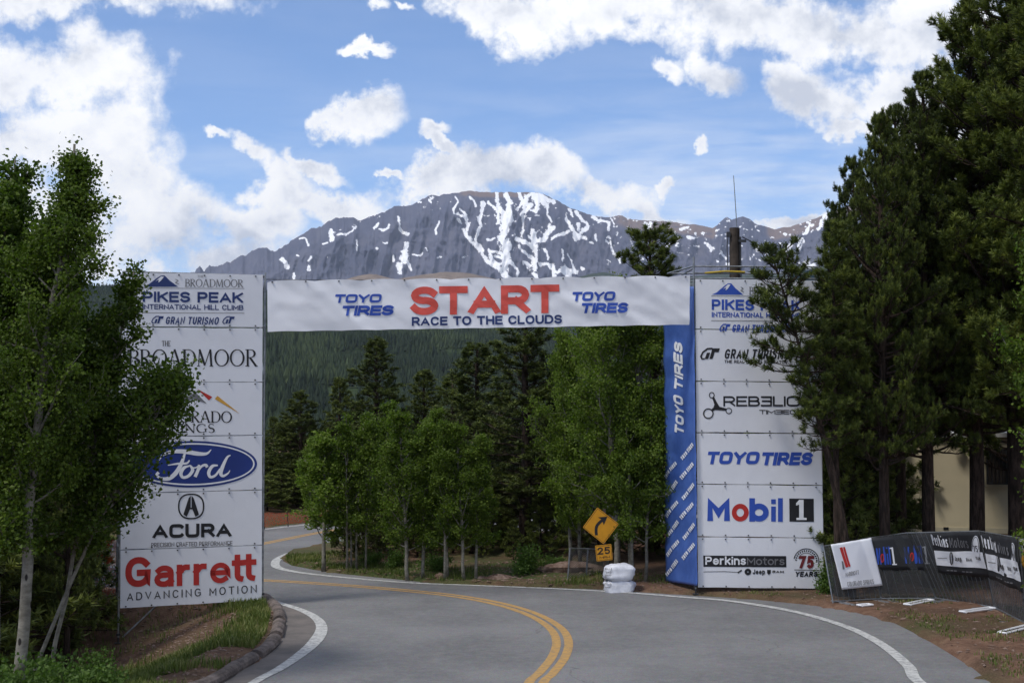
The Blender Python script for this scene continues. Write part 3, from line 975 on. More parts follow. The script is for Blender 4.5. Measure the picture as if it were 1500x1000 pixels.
def hill(name, prof, r_ridge, r_foot, mat, seed, rough, vegf=None, ncol=260, nrow=50):
    prof = np.array(prof, float)
    c = np.linspace(prof[0, 0], prof[-1, 0], ncol)
    y = np.interp(c, prof[:, 0], prof[:, 1]) + (fbm(c / 40, c * 0, seed, 4) - 0.5) * 5
    z = ridge_z(c, y, r_ridge)
    t = np.linspace(-0.35, 1, nrow)
    CC, TT = np.meshgrid(c, t)
    rr = np.where(TT >= 0, r_ridge + (r_foot - r_ridge) * TT, r_ridge - TT * (r_ridge - r_foot))
    zz = np.where(TT >= 0, z * (1 - TT) ** 1.15 - 24 * sstep(TT, .6, 1.0), z * (1 + TT * 0.6))
    a = az_of(CC)
    n = (fbm(rr * a / rough, rr / rough, seed + 2, 5) - 0.5)
    zz = zz + n * z.mean() * 0.32 * sstep(np.abs(TT), 0, 0.3) * sstep(TT, 1.0, 0.8)
    v = np.stack([rr * np.sin(a), rr * np.cos(a), zz], -1)
    ny, nx = CC.shape
    idx = np.arange(ny * nx).reshape(ny, nx)
    q = np.stack([idx[:-1, :-1], idx[1:, :-1], idx[1:, 1:], idx[:-1, 1:]], -1).reshape(-1, 4)
    vg = np.zeros(CC.size) if vegf is None else vegf(CC, TT).ravel()
    struct(name, mesh_np(name, v.reshape(-1, 3), q, [mat], {'veg': vg}, True))
    return v


hill('foothill', [(-700, 470), (200, 430), (400, 425), (480, 414), (510, 408), (528, 402), (545, 400.5), (560, 404), (580, 409), (600, 406), (625, 400), (650, 397), (680, 399), (710, 403), (740, 410), (800, 416),
                  (840, 408), (862, 402), (885, 399), (905, 402), (935, 410), (1000, 405), (1060, 400), (1110, 402), (1160, 396), (1250, 380), (1400, 370), (2000, 420)], 5600, 2600, M_FOOT, 5, 500.0,
     lambda c, t: sstep(c, 760, 840) * 1.2 + sstep(t, 0.0, 0.25))
V2 = hill('forested_ridge', [(-900, 430), (300, 440), (700, 452), (820, 462), (900, 455), (1100, 450), (1500, 410), (2100, 400)], 3600, 2300, M_HILL, 8, 300.0)
V1 = hill('forested_hill', [(-1100, 380), (-200, 410), (385, 432), (520, 438), (640, 446), (760, 466), (800, 484), (826, 512), (850, 545), (900, 572), (1000, 590), (1300, 597)], 2300, 620, M_HILL, 12, 210.0, nrow=80)


def scatter_cones(name, V, n, hh, rr_, seed, cmin, cmax, mat, full=0.0):
    """distant conifers standing on a hill mesh (too many and too small to be things)"""
    rs = np.random.RandomState(seed)
    ny, nx, _ = V.shape
    fi = rs.uniform((0.27 if not full else 0) * ny, ny - 1.01, n); fj = rs.uniform(cmin * nx, cmax * nx - 1.01, n)
    i = fi.astype(int); j = fj.astype(int); a = (fi - i)[:, None]; b = (fj - j)[:, None]
    P = V[i, j] * (1 - a) * (1 - b) + V[i + 1, j] * a * (1 - b) + V[i, j + 1] * (1 - a) * b + V[i + 1, j + 1] * a * b
    dd = np.hypot(P[:, 0], P[:, 1])
    clear = fbm(P[:, 0] / 70, P[:, 1] / 110, seed, 4)
    keep = clear + rs.uniform(-0.12, 0.12, n) > 0.40 - full
    P = P[keep]; n = len(P); clear = clear[keep]
    h = rs.uniform(*hh, n); r = h * rs.uniform(*rr_, n)
    k = 5
    th = rs.uniform(0, 6.28, n)[:, None] + np.arange(k)[None, :] * 2 * PI / k
    rad = r[:, None] * rs.uniform(0.75, 1.25, (n, k))
    low = P[:, None, :] + np.stack([np.cos(th) * rad, np.sin(th) * rad, h[:, None] * rs.uniform(0.05, 0.2, (n, k))], -1)
    rad2 = rad * rs.uniform(0.55, 0.8, (n, k))
    midr = P[:, None, :] + np.stack([np.cos(th + .5) * rad2, np.sin(th + .5) * rad2, h[:, None] * rs.uniform(0.42, 0.6, (n, k))], -1)
    top = P + np.stack([rs.normal(0, .1, n) * r, rs.normal(0, .1, n) * r, h], -1)
    v = np.concatenate([low.reshape(n, -1), midr.reshape(n, -1), top], 1).reshape(-1, 3)
    base = (np.arange(n) * (2 * k + 1))[:, None]
    j = np.arange(k); j2 = (j + 1) % k
    q = (base[:, :, None] + np.stack([j, j2, k + j2, k + j], -1)[None]).reshape(-1, 4)
    t = (base[:, :, None] + np.stack([k + j, k + j2, np.full(k, 2 * k)], -1)[None]).reshape(-1, 3)
    tint = np.repeat(np.clip(rs.normal(0.3, 0.14, n) + (fbm(P[:, 0] / 60, P[:, 1] / 90, seed + 5, 3) - 0.5) * 1.6, 0, 1), 2 * k + 1)
    o = link(name, mesh_np(name, v, [q, t], [mat], {'tint': tint}))
    o['kind'] = 'stuff'
    return o


scatter_cones('distant_forest', V1, 52000, (8, 15), (0.14, 0.24), 4, 0.42, 0.92, M_FAR)
scatter_cones('distant_forest', V2, 9000, (14, 26), (0.2, 0.3), 6, 0.45, 0.75, M_FAR)

# valley wood between the road and the hill
gx_, gy_ = np.meshgrid(np.linspace(-260, 220, 60), np.linspace(92, 460, 60)[::-1])
gx_ = gx_ * (gy_ / 460) ** .8 - 0
V3 = np.stack([gx_, gy_, ground_z(gx_, gy_)], -1)
#scatter_cones('valley_forest', V3, 7000, (5, 9.5), (0.17, 0.30), 9, 0.0, 1.0, M_FAR, 1.0)

# thin mountain air
hz = MB()
hz.box((-15500, -4000, -6), (15500, 15500, 1750))
def m_haze(T):
    return None
mh = bpy.data.materials.new('thin_haze')
mh.use_nodes = True
T = NT(mh.node_tree)
ho = T.n('ShaderNodeOutputMaterial')
pv = T.n('ShaderNodeVolumePrincipled', ins={'Color': (0.70, 0.80, 1.0, 1), 'Density': 3.6e-5, 'Anisotropy': 0.1})
mh.node_tree.links.new(pv.outputs[0], ho.inputs['Volume'])
HAZE = True
if HAZE:
    struct('haze', hz.mesh('haze', [mh]), 'stuff')

# ------------------------------------------------------------ lettering
def arc(cx, cy, rx, ry, a0, a1, n=12):
    t = np.radians(np.linspace(a0, a1, n))
    return [(cx + rx * math.cos(a), cy + ry * math.sin(a)) for a in t]


def sup(cx, cy, rx, ry, a0, a1, n=28, e=0.55):
    """squarish oval"""
    o = []
    for a in np.radians(np.linspace(a0, a1, n)):
        c, s = math.cos(a), math.sin(a)
        o.append((cx + rx * math.copysign(abs(c) ** e, c), cy + ry * math.copysign(abs(s) ** e, s)))
    return o


def glyphs(sq=False):
    O = (lambda cx, cy, rx, ry, a0, a1, n=24: sup(cx, cy, rx, ry, a0, a1, n, 0.5)) if sq else (lambda cx, cy, rx, ry, a0, a1, n=24: sup(cx, cy, rx, ry, a0, a1, n, 0.9))
    g = {
        'A': (1.0, [[(0, 0), (.5, 1), (1, 0)], [(.2, .3), (.8, .3)]]),
        'B': (.86, [[(0, 0), (0, 1), (.62, 1)] + arc(.62, .765, .3, .235, 90, -90, 9) + [(.0, .53)], [(.62, .53)] + arc(.66, .265, .34, .265, 90, -90, 9) + [(0, 0)]]),
        'C': (.95, [O(.52, .5, .52, .5, 38, 322)]),
        'D': (.95, [[(0, 0), (0, 1), (.45, 1)] + O(.45, .5, .55, .5, 90, -90, 14) + [(0, 0)]]),
        'E': (.8, [[(1, 1), (0, 1), (0, 0), (1, 0)], [(0, .52), (.9, .52)]]),
        'F': (.76, [[(1, 1), (0, 1), (0, 0)], [(0, .5), (.88, .5)]]),
        'G': (1.0, [O(.52, .5, .52, .5, 42, 330) + [(1, .2), (1, .46), (.6, .46)]]),
        'H': (.92, [[(0, 0), (0, 1)], [(1, 0), (1, 1)], [(0, .52), (1, .52)]]),
        'I': (.0, [[(.5, 0), (.5, 1)]]),
        'J': (.7, [[(1, 1), (1, .3)] + arc(.5, .28, .5, .28, 0, -180, 9)]),
        'K': (.9, [[(0, 0), (0, 1)], [(1, 1), (.05, .42)], [(.35, .6), (1, 0)]]),
        'L': (.72, [[(0, 1), (0, 0), (1, 0)]]),
        'M': (1.12, [[(0, 0), (0, 1), (.5, .28), (1, 1), (1, 0)]]),
        'N': (.95, [[(0, 0), (0, 1), (1, 0), (1, 1)]]),
        'O': (1.02, [O(.5, .5, .5, .5, 0, 360, 33)]),
        'P': (.84, [[(0, 0), (0, 1), (.6, 1)] + arc(.62, .72, .38, .28, 90, -90, 9) + [(0, .44)]]),
        'R': (.88, [[(0, 0), (0, 1), (.6, 1)] + arc(.62, .72, .36, .28, 90, -90, 9) + [(0, .44)], [(.55, .44), (1, 0)]]),
        'S': (.84, [arc(.5, .755, .47, .245, 25, 180, 10) + arc(.5, .755, .47, .245, 200, 265, 5) + arc(.5, .26, .5, .26, 85, 0, 8) + arc(.5, .26, .5, .26, -20, -160, 10)]),
        'T': (.88, [[(0, 1), (1, 1)], [(.5, 1), (.5, 0)]]),
        'U': (.92, [[(0, 1), (0, .42)] + O(.5, .4, .5, .4, 180, 360, 14) + [(1, .42), (1, 1)]]),
        'V': (.98, [[(0, 1), (.5, 0), (1, 1)]]),
        'Y': (.95, [[(0, 1), (.5, .45), (1, 1)], [(.5, .5), (.5, 0)]]),
        '1': (.35, [[(0, .78), (.75, 1), (.75, 0)]]),
        '2': (.8, [arc(.5, .72, .48, .28, 165, -20, 12) + [(.0, .0), (1, 0)]]),
        '5': (.8, [[(.95, 1), (.12, 1), (.05, .55)] + arc(.48, .31, .5, .31, 112, -135, 14)]),
        '7': (.8, [[(0, 1), (1, 1), (.35, 0)]]),
        'a': (.72, [arc(.5, .52, .46, .22, 150, 0, 9) + [(.96, 0)], [(.96, .42), (.5, .42)] + arc(.42, .21, .42, .21, 90, 270, 9) + [(.6, 0), (.96, .14)]]),
        'e': (.76, [[(.02, .38), (.98, .38)] + arc(.5, .37, .49, .37, 0, 310, 18)]),
        'o': (.80, [arc(.5, .37, .5, .37, 0, 360, 25)]),
        'r': (.44, [[(0, 0), (0, .74)], [(0, .5)] + arc(.75, .42, .62, .32, 150, 80, 5)]),
        't': (.46, [[(.4, 1), (.4, .2)] + arc(.85, .2, .45, .2, 180, 270, 5), [(0, .74), (1, .74)]]),
        'b': (.80, [[(0, 0), (0, 1.05)], arc(.5, .37, .5, .37, 0, 360, 25)]),
        'i': (.0, [[(.5, 0), (.5, .60)], [(.5, 1.0), (.5, 1.01)]]),
        'l': (.0, [[(.5, 0), (.5, 1.05)]]),
        'k': (.68, [[(0, 0), (0, 1.05)], [(.95, .74), (.05, .3)], [(.35, .45), (1, 0)]]),
        'n': (.70, [[(0, 0), (0, .74)], [(0, .5)] + arc(.5, .44, .5, .30, 165, 0, 9) + [(1, 0)]]),
        's': (.62, [arc(.5, .56, .46, .18, 30, 250, 10) + arc(.5, .19, .5, .19, 80, -155, 12)]),
        'p': (.80, [[(0, -.3), (0, .74)], arc(.5, .37, .5, .37, 0, 360, 25)]),
        '.': (.0, [[(.5, 0), (.5, .02)]]), '-': (.5, [[(0, .4), (1, .4)]]),
        'E_': (.8, [[(0, 1), (1, 1), (1, 0), (0, 0)], [(1, .52), (.1, .52)]]),
    }
    return g


GL, GLQ = glyphs(), glyphs(True)


def ribbon(pts, s, closed=False, clampy=None, cap=True):
    """a stroke of width s along a polyline -> verts, quads (2D), mitred"""
    P = np.array(pts, float)
    d = np.linalg.norm(np.diff(P, axis=0), axis=1)
    P = P[np.r_[True, d > 1e-6]]
    closed = np.linalg.norm(P[0] - P[-1]) < 1e-6 and len(P) > 3
    if closed:
        P = P[:-1]
    n = len(P)
    sw = np.broadcast_to(np.asarray(s, float), (n,)) if np.ndim(s) == 0 else np.interp(np.linspace(0, 1, n), np.linspace(0, 1, len(s)), s)
    L = []; Rr = []
    for i in range(n):
        a = P[i - 1] if (i > 0 or closed) else None
        b = P[(i + 1) % n] if (i < n - 1 or closed) else None
        if a is None: t0 = t1 = b - P[i]
        elif b is None: t0 = t1 = P[i] - a
        else: t0, t1 = P[i] - a, b - P[i]
        t0 = t0 / np.linalg.norm(t0); t1 = t1 / np.linalg.norm(t1)
        n0 = np.array([-t0[1], t0[0]]); n1 = np.array([-t1[1], t1[0]])
        m = n0 + n1
        lm = np.linalg.norm(m)
        m = n0 if lm < 0.2 else m / lm
        k = 1 / max(0.38, float(m @ n0))
        p = P[i].copy()
        if a is None and cap: p = p - t1 * sw[i] / 2
        if b is None and cap: p = p + t0 * sw[i] / 2
        L.append(p + m * k * sw[i] / 2); Rr.append(p - m * k * sw[i] / 2)
    v = np.array(L + Rr)
    if clampy is not None:
        v[:, 1] = np.clip(v[:, 1], *clampy)
    m = n if closed else n - 1
    q = [[i, i + n, (i + 1) % n + n, (i + 1) % n] for i in range(m)]
    return v, q


def text2d(s, aspect, stroke, sq=False, space=.55, gap=None, shear=0.0):
    """lay text into a box 1 high and `aspect` wide with strokes of true width; -> list of (verts, quads)"""
    GLY = GLQ if sq else GL
    toks = []
    i = 0
    while i < len(s):
        if s[i] == '~':
            toks.append('E_'); i += 1
        else:
            toks.append(s[i])
        i += 1
    gap = stroke * 0.30 + 0.04 if gap is None else gap
    fixed = sum(stroke for c in toks if c != ' ') + gap * (len(toks) - 1)
    flex = sum(space if c == ' ' else GLY[c][0] for c in toks)
    k = max(0.05, (aspect - shear - fixed) / max(flex, 1e-6)) if flex > 0 else 0
    x = 0; out = []
    for c in toks:
        if c == ' ':
            x += space * k + gap; continue
        wrel, paths = GLY[c]
        w = wrel * k
        low = c.islower() and c.isalpha()
        for p in paths:
            q = [(x + stroke / 2 + a * w if wrel > 0 else x + stroke / 2, stroke / 2 + b * (1 - stroke)) for a, b in p]
            v, f = ribbon(q, stroke, clampy=(-.45 if low else 0, 1.12 if low else 1))
            v[:, 0] += v[:, 1] * shear
            out.append((v, f))
        x += w + stroke + gap
    return out


class Face:
    """a plane standing in the place; turns photograph points into points of that plane"""
    def __init__(s, p0, p1, wr=None, lean=None):
        s.o = np.array(p0, float)
        s.u = np.array(p1, float) - s.o; s.u /= np.linalg.norm(s.u)
        s.v = np.array([0, 0, 1.0]) if lean is None else np.array(lean, float)
        s.v /= np.linalg.norm(s.v)
        s.n = np.cross(s.u, s.v); s.n /= np.linalg.norm(s.n)
        if s.n @ (np.array([0, 0, H]) - s.o) < 0: s.n = -s.n
        s.wr = wr

    def hit(s, px, py):
        d = ray(px, py); c = np.array([0, 0, H])
        return c + d * ((s.o - c) @ s.n) / (d @ s.n)

    def put(s, P, off=0.0):
        """in-plane points + wrinkle + offset towards the viewer"""
        P = np.asarray(P, float)
        if s.wr is not None:
            a = (P - s.o) @ s.u; b = (P - s.o) @ s.v
            off = off + s.wr(a, b)
            return P + np.asarray(off)[:, None] * s.n
        return P + off * s.n


def refine(v, q, size):
    """split long quads so print follows a wrinkled cloth"""
    bm = bmesh.new()
    vs = [bm.verts.new(p) for p in v]
    for f in q:
        if len(set(f)) >= 3:
            try: bm.faces.new([vs[i] for i in f])
            except ValueError: pass
    for _ in range(3):
        e = [e for e in bm.edges if e.calc_length() > size]
        if not e: break
        bmesh.ops.subdivide_edges(bm, edges=e, cuts=1, use_grid_fill=True)
    bmesh.ops.triangulate(bm, faces=bm.faces[:])
    bm.verts.index_update()
    v2 = np.array([x.co[:] for x in bm.verts]); t2 = np.array([[x.index for x in f.verts] for f in bm.faces])
    bm.free()
    return v2, t2


PRINT_OFF = 0.006


class Print:
    """collects flat print in photograph coordinates on a face, written out as one child mesh"""
    def __init__(s, face, off=None):
        s.f = face; s.m = MB(); s.k = 0
        s.off = PRINT_OFF if off is None else off

    def shape(s, v2, faces, tri=False):
        P = np.array([s.f.hit(x, y) for x, y in v2])
        if s.f.wr is not None:
            P, t = refine(P, faces, 0.16)
            s.m.add(s.f.put(P, s.off + s.k * 0.00035), None, t)
        else:
            P = s.f.put(P, s.off + s.k * 0.00035)
            if tri: s.m.add(P, None, faces)
            else: s.m.add(P, faces)
        s.k = (s.k + 1) % 9
        return s

    def poly(s, pts):
        tri = tessellate_polygon([[Vector((p[0], p[1], 0)) for p in pts]])
        return s.shape(np.array(pts, float), [list(t) for t in tri], True)

    def text(s, txt, box, stroke, slope=0.0, shear=0.0, sq=False, axes=None, **kw):
        x0, y0, x1, y1 = box
        hgt = y1 - y0
        for v, q in text2d(txt, (x1 - x0) / hgt, stroke, sq, shear=shear, **kw):
            X = x0 + v[:, 0] * hgt; Y = y1 - v[:, 1] * hgt
            Y = Y + slope * (X - (x0 + x1) / 2)
            s.shape(np.stack([X, Y], 1), q)
        return s

    def text_axes(s, txt, o, ax, up, stroke, **kw):
        """text along the picture vector ax, letters standing along up"""
        o, ax, up = (np.array(t, float) for t in (o, ax, up))
        asp = np.linalg.norm(ax) / np.linalg.norm(up)
        for v, q in text2d(txt, asp, stroke, **kw):
            s.shape(o + v[:, :1] / asp * ax + v[:, 1:] * up, q)
        return s

    def line(s, pts, w):
        v, q = ribbon(pts, w, cap=False)
        return s.shape(v, q)

    def ring(s, cx, cy, rx, ry, w, n=40, a0=0, a1=360, slope=0.0):
        t = np.radians(np.linspace(a0, a1, n + 1))
        o = np.stack([cx + rx * np.cos(t), cy + ry * np.sin(t) + slope * rx * np.cos(t)], 1)
        i = np.stack([cx + (rx - w) * np.cos(t), cy + (ry - w) * np.sin(t) + slope * rx * np.cos(t)], 1)
        m = n + 1
        return s.shape(np.vstack([o, i]), [[k, k + 1, k + 1 + m, k + m] for k in range(n)])

    def disc(s, cx, cy, rx, ry, n=40, slope=0.0):
        t = np.radians(np.linspace(0, 360, n + 1)[:-1])
        return s.poly([(cx + rx * math.cos(a), cy + ry * math.sin(a) + slope * rx * math.cos(a)) for a in t])

    def done(s, name, mat, parent):
        return s.m.part(name, mat, parent)


# serif letters: strokes with thick and thin widths, with small feet
def serif(pr, txt, box, slope=0.0, thick=0.15, thin=0.055):
    x0, y0, x1, y1 = box
    h = y1 - y0
    W_ = {'B': .66, 'R': .74, 'O': .92, 'A': .86, 'D': .86, 'M': 1.05, 'C': .8, 'L': .62, 'S': .52, 'P': .62, 'I': .22, 'N': .84, 'G': .86, 'T': .76, 'H': .84, 'E': .64, ' ': .4}
    tot = sum(W_[c] for c in txt) + 0.07 * (len(txt) - 1)
    k = ((x1 - x0) / h) / tot
    x = 0
    def foot(cx, y, w=.26): return [(cx - w / 2, y), (cx + w / 2, y)]
    for c in txt:
        w = W_[c]; S_ = []
        A = lambda pts, a: S_.append((pts, a))
        e = thin / 2
        if c in 'BPRD':
            A([(.14, 0), (.14, 1)], thick)
            A(foot(.12, e), thin)
            if c == 'D':
                A([(0, 1 - e), (.38, 1 - e)] + arc(.38, .5, .42, .5 - e, 90, -90, 16) + [(0.1, e)], (thin, thin, thick, thick, thin, thin))
            else:
                A([(0, 1 - e), (.32, 1 - e)] + arc(.32, .75, .27, .25 - e, 90, -90, 10) + [(.14, .5)], (thin, thin, thick, thick, thin, thin))
                if c == 'B': A([(.3, .5)] + arc(.34, .26, .3, .26 - e, 90, -90, 10) + [(.1, e)], (thin, thick, thick, thin, thin))
                if c == 'R': A([(.3, .5), (.68, .02)], thick); A(foot(.68, e, .2), thin)
                if c == 'P': pass
        elif c == 'O': A(arc(.46, .5, .41, .5 - e, 0, 360, 33), (thick, thin, thick, thin, thick))
        elif c in 'CG':
            A(arc(.44, .5, .38, .5 - e, 50, 310, 24), (thin, thin, thick, thick, thick, thin, thin))
            if c == 'G': A([(.74, .1), (.74, .44)], thick * .9); A(foot(.74, .44, .24), thin)
            A([(.69, .72), (.69, .95)], thin)
        elif c == 'A':
            A([(.06, 0), (.42, 1)], thin * 1.2); A([(.42, 1), (.78, 0)], thick); A([(.18, .33), (.64, .33)], thin); A(foot(.06, e, .22), thin); A(foot(.78, e, .24), thin)
        elif c == 'M':
            A([(.1, 0), (.16, 1)], thin * 1.2); A([(.16, 1), (.5, .06)], thick); A([(.5, .06), (.84, 1)], thin * 1.2); A([(.85, 1), (.92, 0)], thick); A(foot(.1, e, .2), thin); A(foot(.92, e, .24), thin)
        elif c == 'N':
            A([(.12, 0), (.12, 1)], thin * 1.2); A([(.12, 1), (.72, 0)], thick); A([(.72, 0), (.72, 1)], thin * 1.2); A(foot(.12, e, .2), thin); A(foot(.72, 1 - e, .2), thin)
        elif c == 'L': A([(.14, 0), (.14, 1)], thick); A([(0, e), (.54, e), (.56, .2)], thin); A(foot(.14, 1 - e), thin)
        elif c == 'I': A([(.11, 0), (.11, 1)], thick); A(foot(.11, e), thin); A(foot(.11, 1 - e), thin)
        elif c == 'T': A([(.38, 0), (.38, 1)], thick); A([(.04, .8), (.05, 1 - e), (.71, 1 - e), (.72, .8)], thin); A(foot(.38, e), thin)
        elif c == 'H': A([(.14, 0), (.14, 1)], thick); A([(.68, 0), (.68, 1)], thick); A([(.14, .5), (.68, .5)], thin)
        elif c == 'E': A([(.14, 0), (.14, 1)], thick); A([(.56, .8), (.55, 1 - e), (0, 1 - e)], thin); A([(.57, .2), (.55, e), (0, e)], thin); A([(.14, .5), (.46, .5)], thin)
        elif c == 'S': A(arc(.26, .74, .2, .24, 30, 250, 10) + arc(.25, .26, .22, .24, 75, -150, 12), (thin, thin, thick, thick, thick, thin, thin))
        for pts, wd in S_:
            q = [((x + a * k), b) for a, b in pts]
            v, f = ribbon(q, wd, cap=False)
            X = x0 + v[:, 0] * h; Y = y1 - v[:, 1] * h + slope * (x0 + v[:, 0] * h - (x0 + x1) / 2)
            pr.shape(np.stack([X, Y], 1), f)
        x += (w + 0.07) * k


# ------------------------------------------------------------ towers and their panels
LR = at(383.5, 880, 30.0)       # near-road bottom corner of the left tower's face
LL = at(176.0, 891, 29.1)
RL = at(1020, 860, 31.75)
RR = at(1205, 862, 31.9)
FL = Face((LL[0], LL[1], 0), (LR[0], LR[1], 0))
FR = Face((RL[0], RL[1], 0), (RR[0], RR[1], 0))


def sheet(face, quad, mat, parent, name='sheet', nx=14, ny=8, off=0.0, sag=0.0, thick=0.004, seed=0, flat=False):
    """a banner sheet through four photograph corners (tl, tr, br, bl), slightly uneven edges, two-sided thin solid"""
    tl, tr, br, bl = [face.hit(*p) for p in quad]
    U, Vv = np.meshgrid(np.linspace(0, 1, nx + 1), np.linspace(0, 1, ny + 1))
    P = (tl[None, None] * ((1 - U) * (1 - Vv))[..., None] + tr * (U * (1 - Vv))[..., None] + br * (U * Vv)[..., None] + bl * ((1 - U) * Vv)[..., None])
    e = (fbm(U * 6 + seed * 3.1, Vv * 0 + seed, 40 + seed, 3) - 0.5) * 0.022
    P[..., 2] += e * (np.abs(Vv * 2 - 1) ** 4)
    A = face.put(P.reshape(-1, 3), off)
    B = A - face.n * thick
    n = A.shape[0]
    idx = np.arange(n).reshape(ny + 1, nx + 1)
    q = np.stack([idx[:-1, :-1], idx[1:, :-1], idx[1:, 1:], idx[:-1, 1:]], -1).reshape(-1, 4)
    rim = np.concatenate([idx[0, :], idx[1:, -1], idx[-1, -2::-1], idx[-2:0:-1, 0]])
    r2 = np.roll(rim, -1)
    side = np.stack([rim, r2, r2 + n, rim + n], 1)
    m = MB()
    m.add(np.vstack([A, B]), np.vstack([q, q[:, ::-1] + n, side]))
    o = m.part(name, mat, parent, smooth=not flat)
    return o


def eyelets(face, quad, parent, n=6, off=0.012):
    m = MB()
    tl, tr, br, bl = [np.array(p, float) for p in quad]
    for a, b in ((tl, tr), (bl, br)):
        for k in range(n):
            t = (k + 0.22) / (n - 0.5)
            p = a + (b - a) * min(0.985, t)
            p = p + (np.array([0, 2.2]) if a is tl else np.array([0, -2.2]))
            c = face.put(face.hit(*p)[None], off)[0]
            m.box(c - 0.013, c + 0.013)
    o = m.part('eyelets', M_DSTEEL, parent)
    o['kind'] = 'stuff'


def banner_thing(label, quad, face, mat=M_VINYL, group=None, eye=6, seed=0, name='banner', **kw):
    c = face.hit(*((np.array(quad[2]) + np.array(quad[3])) / 2))
    t = thing(name, label, 'banner', tuple(c), group)
    sheet(face, quad, mat, t, seed=seed, flat=True, **kw)
    if eye:
        eyelets(face, quad, t, eye)
    return t


def emblem_peak(face, t, x0, x1, yb, yt, mat):
    w = x1 - x0
    p = Print(face)
    p.poly([(x0, yb), (x0 + .16 * w, yb - .2 * (yb - yt)), (x0 + .40 * w, yt + .22 * (yb - yt)), (x0 + .52 * w, yt), (x0 + .62 * w, yt), (x0 + .76 * w, yt + .45 * (yb - yt)), (x1, yb)])
    p.done('peak_emblem', mat, t)
    s = Print(face, 0.010)
    h = yb - yt
    s.poly([(x0 + .52 * w, yt + .08 * h), (x0 + .60 * w, yt + .12 * h), (x0 + .50 * w, yt + .5 * h), (x0 + .44 * w, yt + .62 * h), (x0 + .46 * w, yt + .36 * h), (x0 + .36 * w, yt + .5 * h)])
    s.done('snow_stroke', M_WPRINT, t)


def gt_logo(pr, x0, y0, x1, y1):
    w, h = x1 - x0, y1 - y0
    f = lambda a, b: (x0 + a * w, y0 + b * h)
    pr.line([f(.62, .02), f(.36, .04), f(.12, .36), f(.02, .72), f(.10, .98)], h * .15)
    pr.line([f(.10, .96), f(.22, .90)], h * .12)
    pr.poly([f(.22, .94), f(.33, .38), f(.50, .38), f(.39, .94)])
    pr.poly([f(.46, .94), f(.58, .20), f(.76, .20), f(.62, .94)])
    pr.poly([f(.60, .0), f(1.0, .0), f(.93, .34), f(.56, .34)])


def head_panel(face, t, dx, k, slope, navy, xs_, ys_):
    """the event title print; xs_/ys_ are photograph offsets"""
    X = lambda a: xs_ + a * k
    Y = lambda b: ys_ + b
    emblem_peak(face, t, X(0), X(52), Y(20), Y(3.5), navy)
    pr = Print(face); serif(pr, 'BROADMOOR', (X(62), Y(9), X(147), Y(20.5)), slope, .13, .06)
    serif(pr, 'THE', (X(80), Y(3), X(89), Y(6.5)), slope, .15, .08)
    pr.line([(X(48), Y(9)), (X(52), Y(11)), (X(48), Y(14)), (X(53), Y(16))], 1.0)
    pr.done('thin_lettering', M_GREY, t)
    pr = Print(face)
    pr.text('PIKES PEAK', (X(0), Y(27.5), X(147), Y(43)), .22, slope)
    pr.text('INTERNATIONAL HILL CLIMB', (X(0), Y(46), X(147.5), Y(53.6)), .19, slope)
    pr.done('title_lettering', navy, t)
    pr = Print(face)
    pr.line([(X(-1), Y(22)), (X(149), Y(22.6))], 0.7); pr.line([(X(-1), Y(58)), (X(149), Y(58.6))], 0.8)
    pr.done('rule', M_GREY, t)
    pr = Print(face)
    pr.text('GRAN TURISMO', (X(33), Y(64), X(112.5), Y(75)), .17, slope, .18, gap=.12)
    gt_logo(pr, X(13), Y(63), X(31), Y(74)); gt_logo(pr, X(117), Y(63.5), X(135), Y(74.5))
    pr.done('game_lettering', navy, t)


LY = [(398.5, 402), (478.6, 480), (559.5, 559.2), (639.5, 637), (722, 717.3), (805, 798), (891, 879.2)]
RY = [(408, 410), (482, 483.2), (558, 560), (633.2, 635), (708.6, 710.4), (785.8, 787.6), (860.6, 862.4)]
LX = [(179, 385), (178.5, 384.6), (178, 384.2), (177.6, 384), (177, 383.8), (176.5, 383.6), (176, 383.5)]
RX = [(1018.6, 1199), (1019, 1200.5), (1019.6, 1202), (1020.4, 1203), (1021.2, 1204.5), (1021.8, 1206), (1022.6, 1207)]


def lquad(i):
    g_ = 0.7
    return [(LX[i][0], LY[i][0] + g_), (LX[i][1], LY[i][1] + g_), (LX[i + 1][1], LY[i + 1][1] - g_), (LX[i + 1][0], LY[i + 1][0] - g_)]


def rquad(i):
    g_ = 0.7
    return [(RX[i][0], RY[i][0] + g_), (RX[i][1], RY[i][1] + g_), (RX[i + 1][1], RY[i + 1][1] - g_), (RX[i + 1][0], RY[i + 1][0] - g_)]


GLt, GRt = 'advertising banners laced to the left scaffold tower', 'advertising banners laced to the right scaffold tower'
t = banner_thing('topmost white banner of the left tower, blue peak emblem above bold navy lettering', lquad(0), FL, group=GLt, seed=1)
head_panel(FL, t, 0, 1.0, 0.01, M_NAVY, 209, 400)
t = banner_thing('white banner with one large thin black serif word, second down the left tower', lquad(1), FL, group=GLt, seed=2)
pr = Print(FL); serif(pr, 'BROADMOOR', (188, 511.5, 376.5, 536.5), 0.0, .12, .045); serif(pr, 'THE', (237, 499, 250, 507), 0.0, .12, .05); pr.done('serif_lettering', M_BLACK, t)
t = banner_thing('white banner with red and gold wedges over black serif words, half covered by aspen leaves', lquad(2), FL, group=GLt, seed=3)
pr = Print(FL); serif(pr, 'COLORADO', (221, 601.5, 339.5, 618.5), 0.01, .14, .06); serif(pr, 'SPRINGS', (226, 620.5, 314.5, 633.5), 0.0, .15, .07); pr.done('serif_lettering', M_BLACK, t)
pr = Print(FL); pr.poly([(289, 569.5), (311, 581), (306, 586)]); pr.done('red_wedge', M_RED, t)
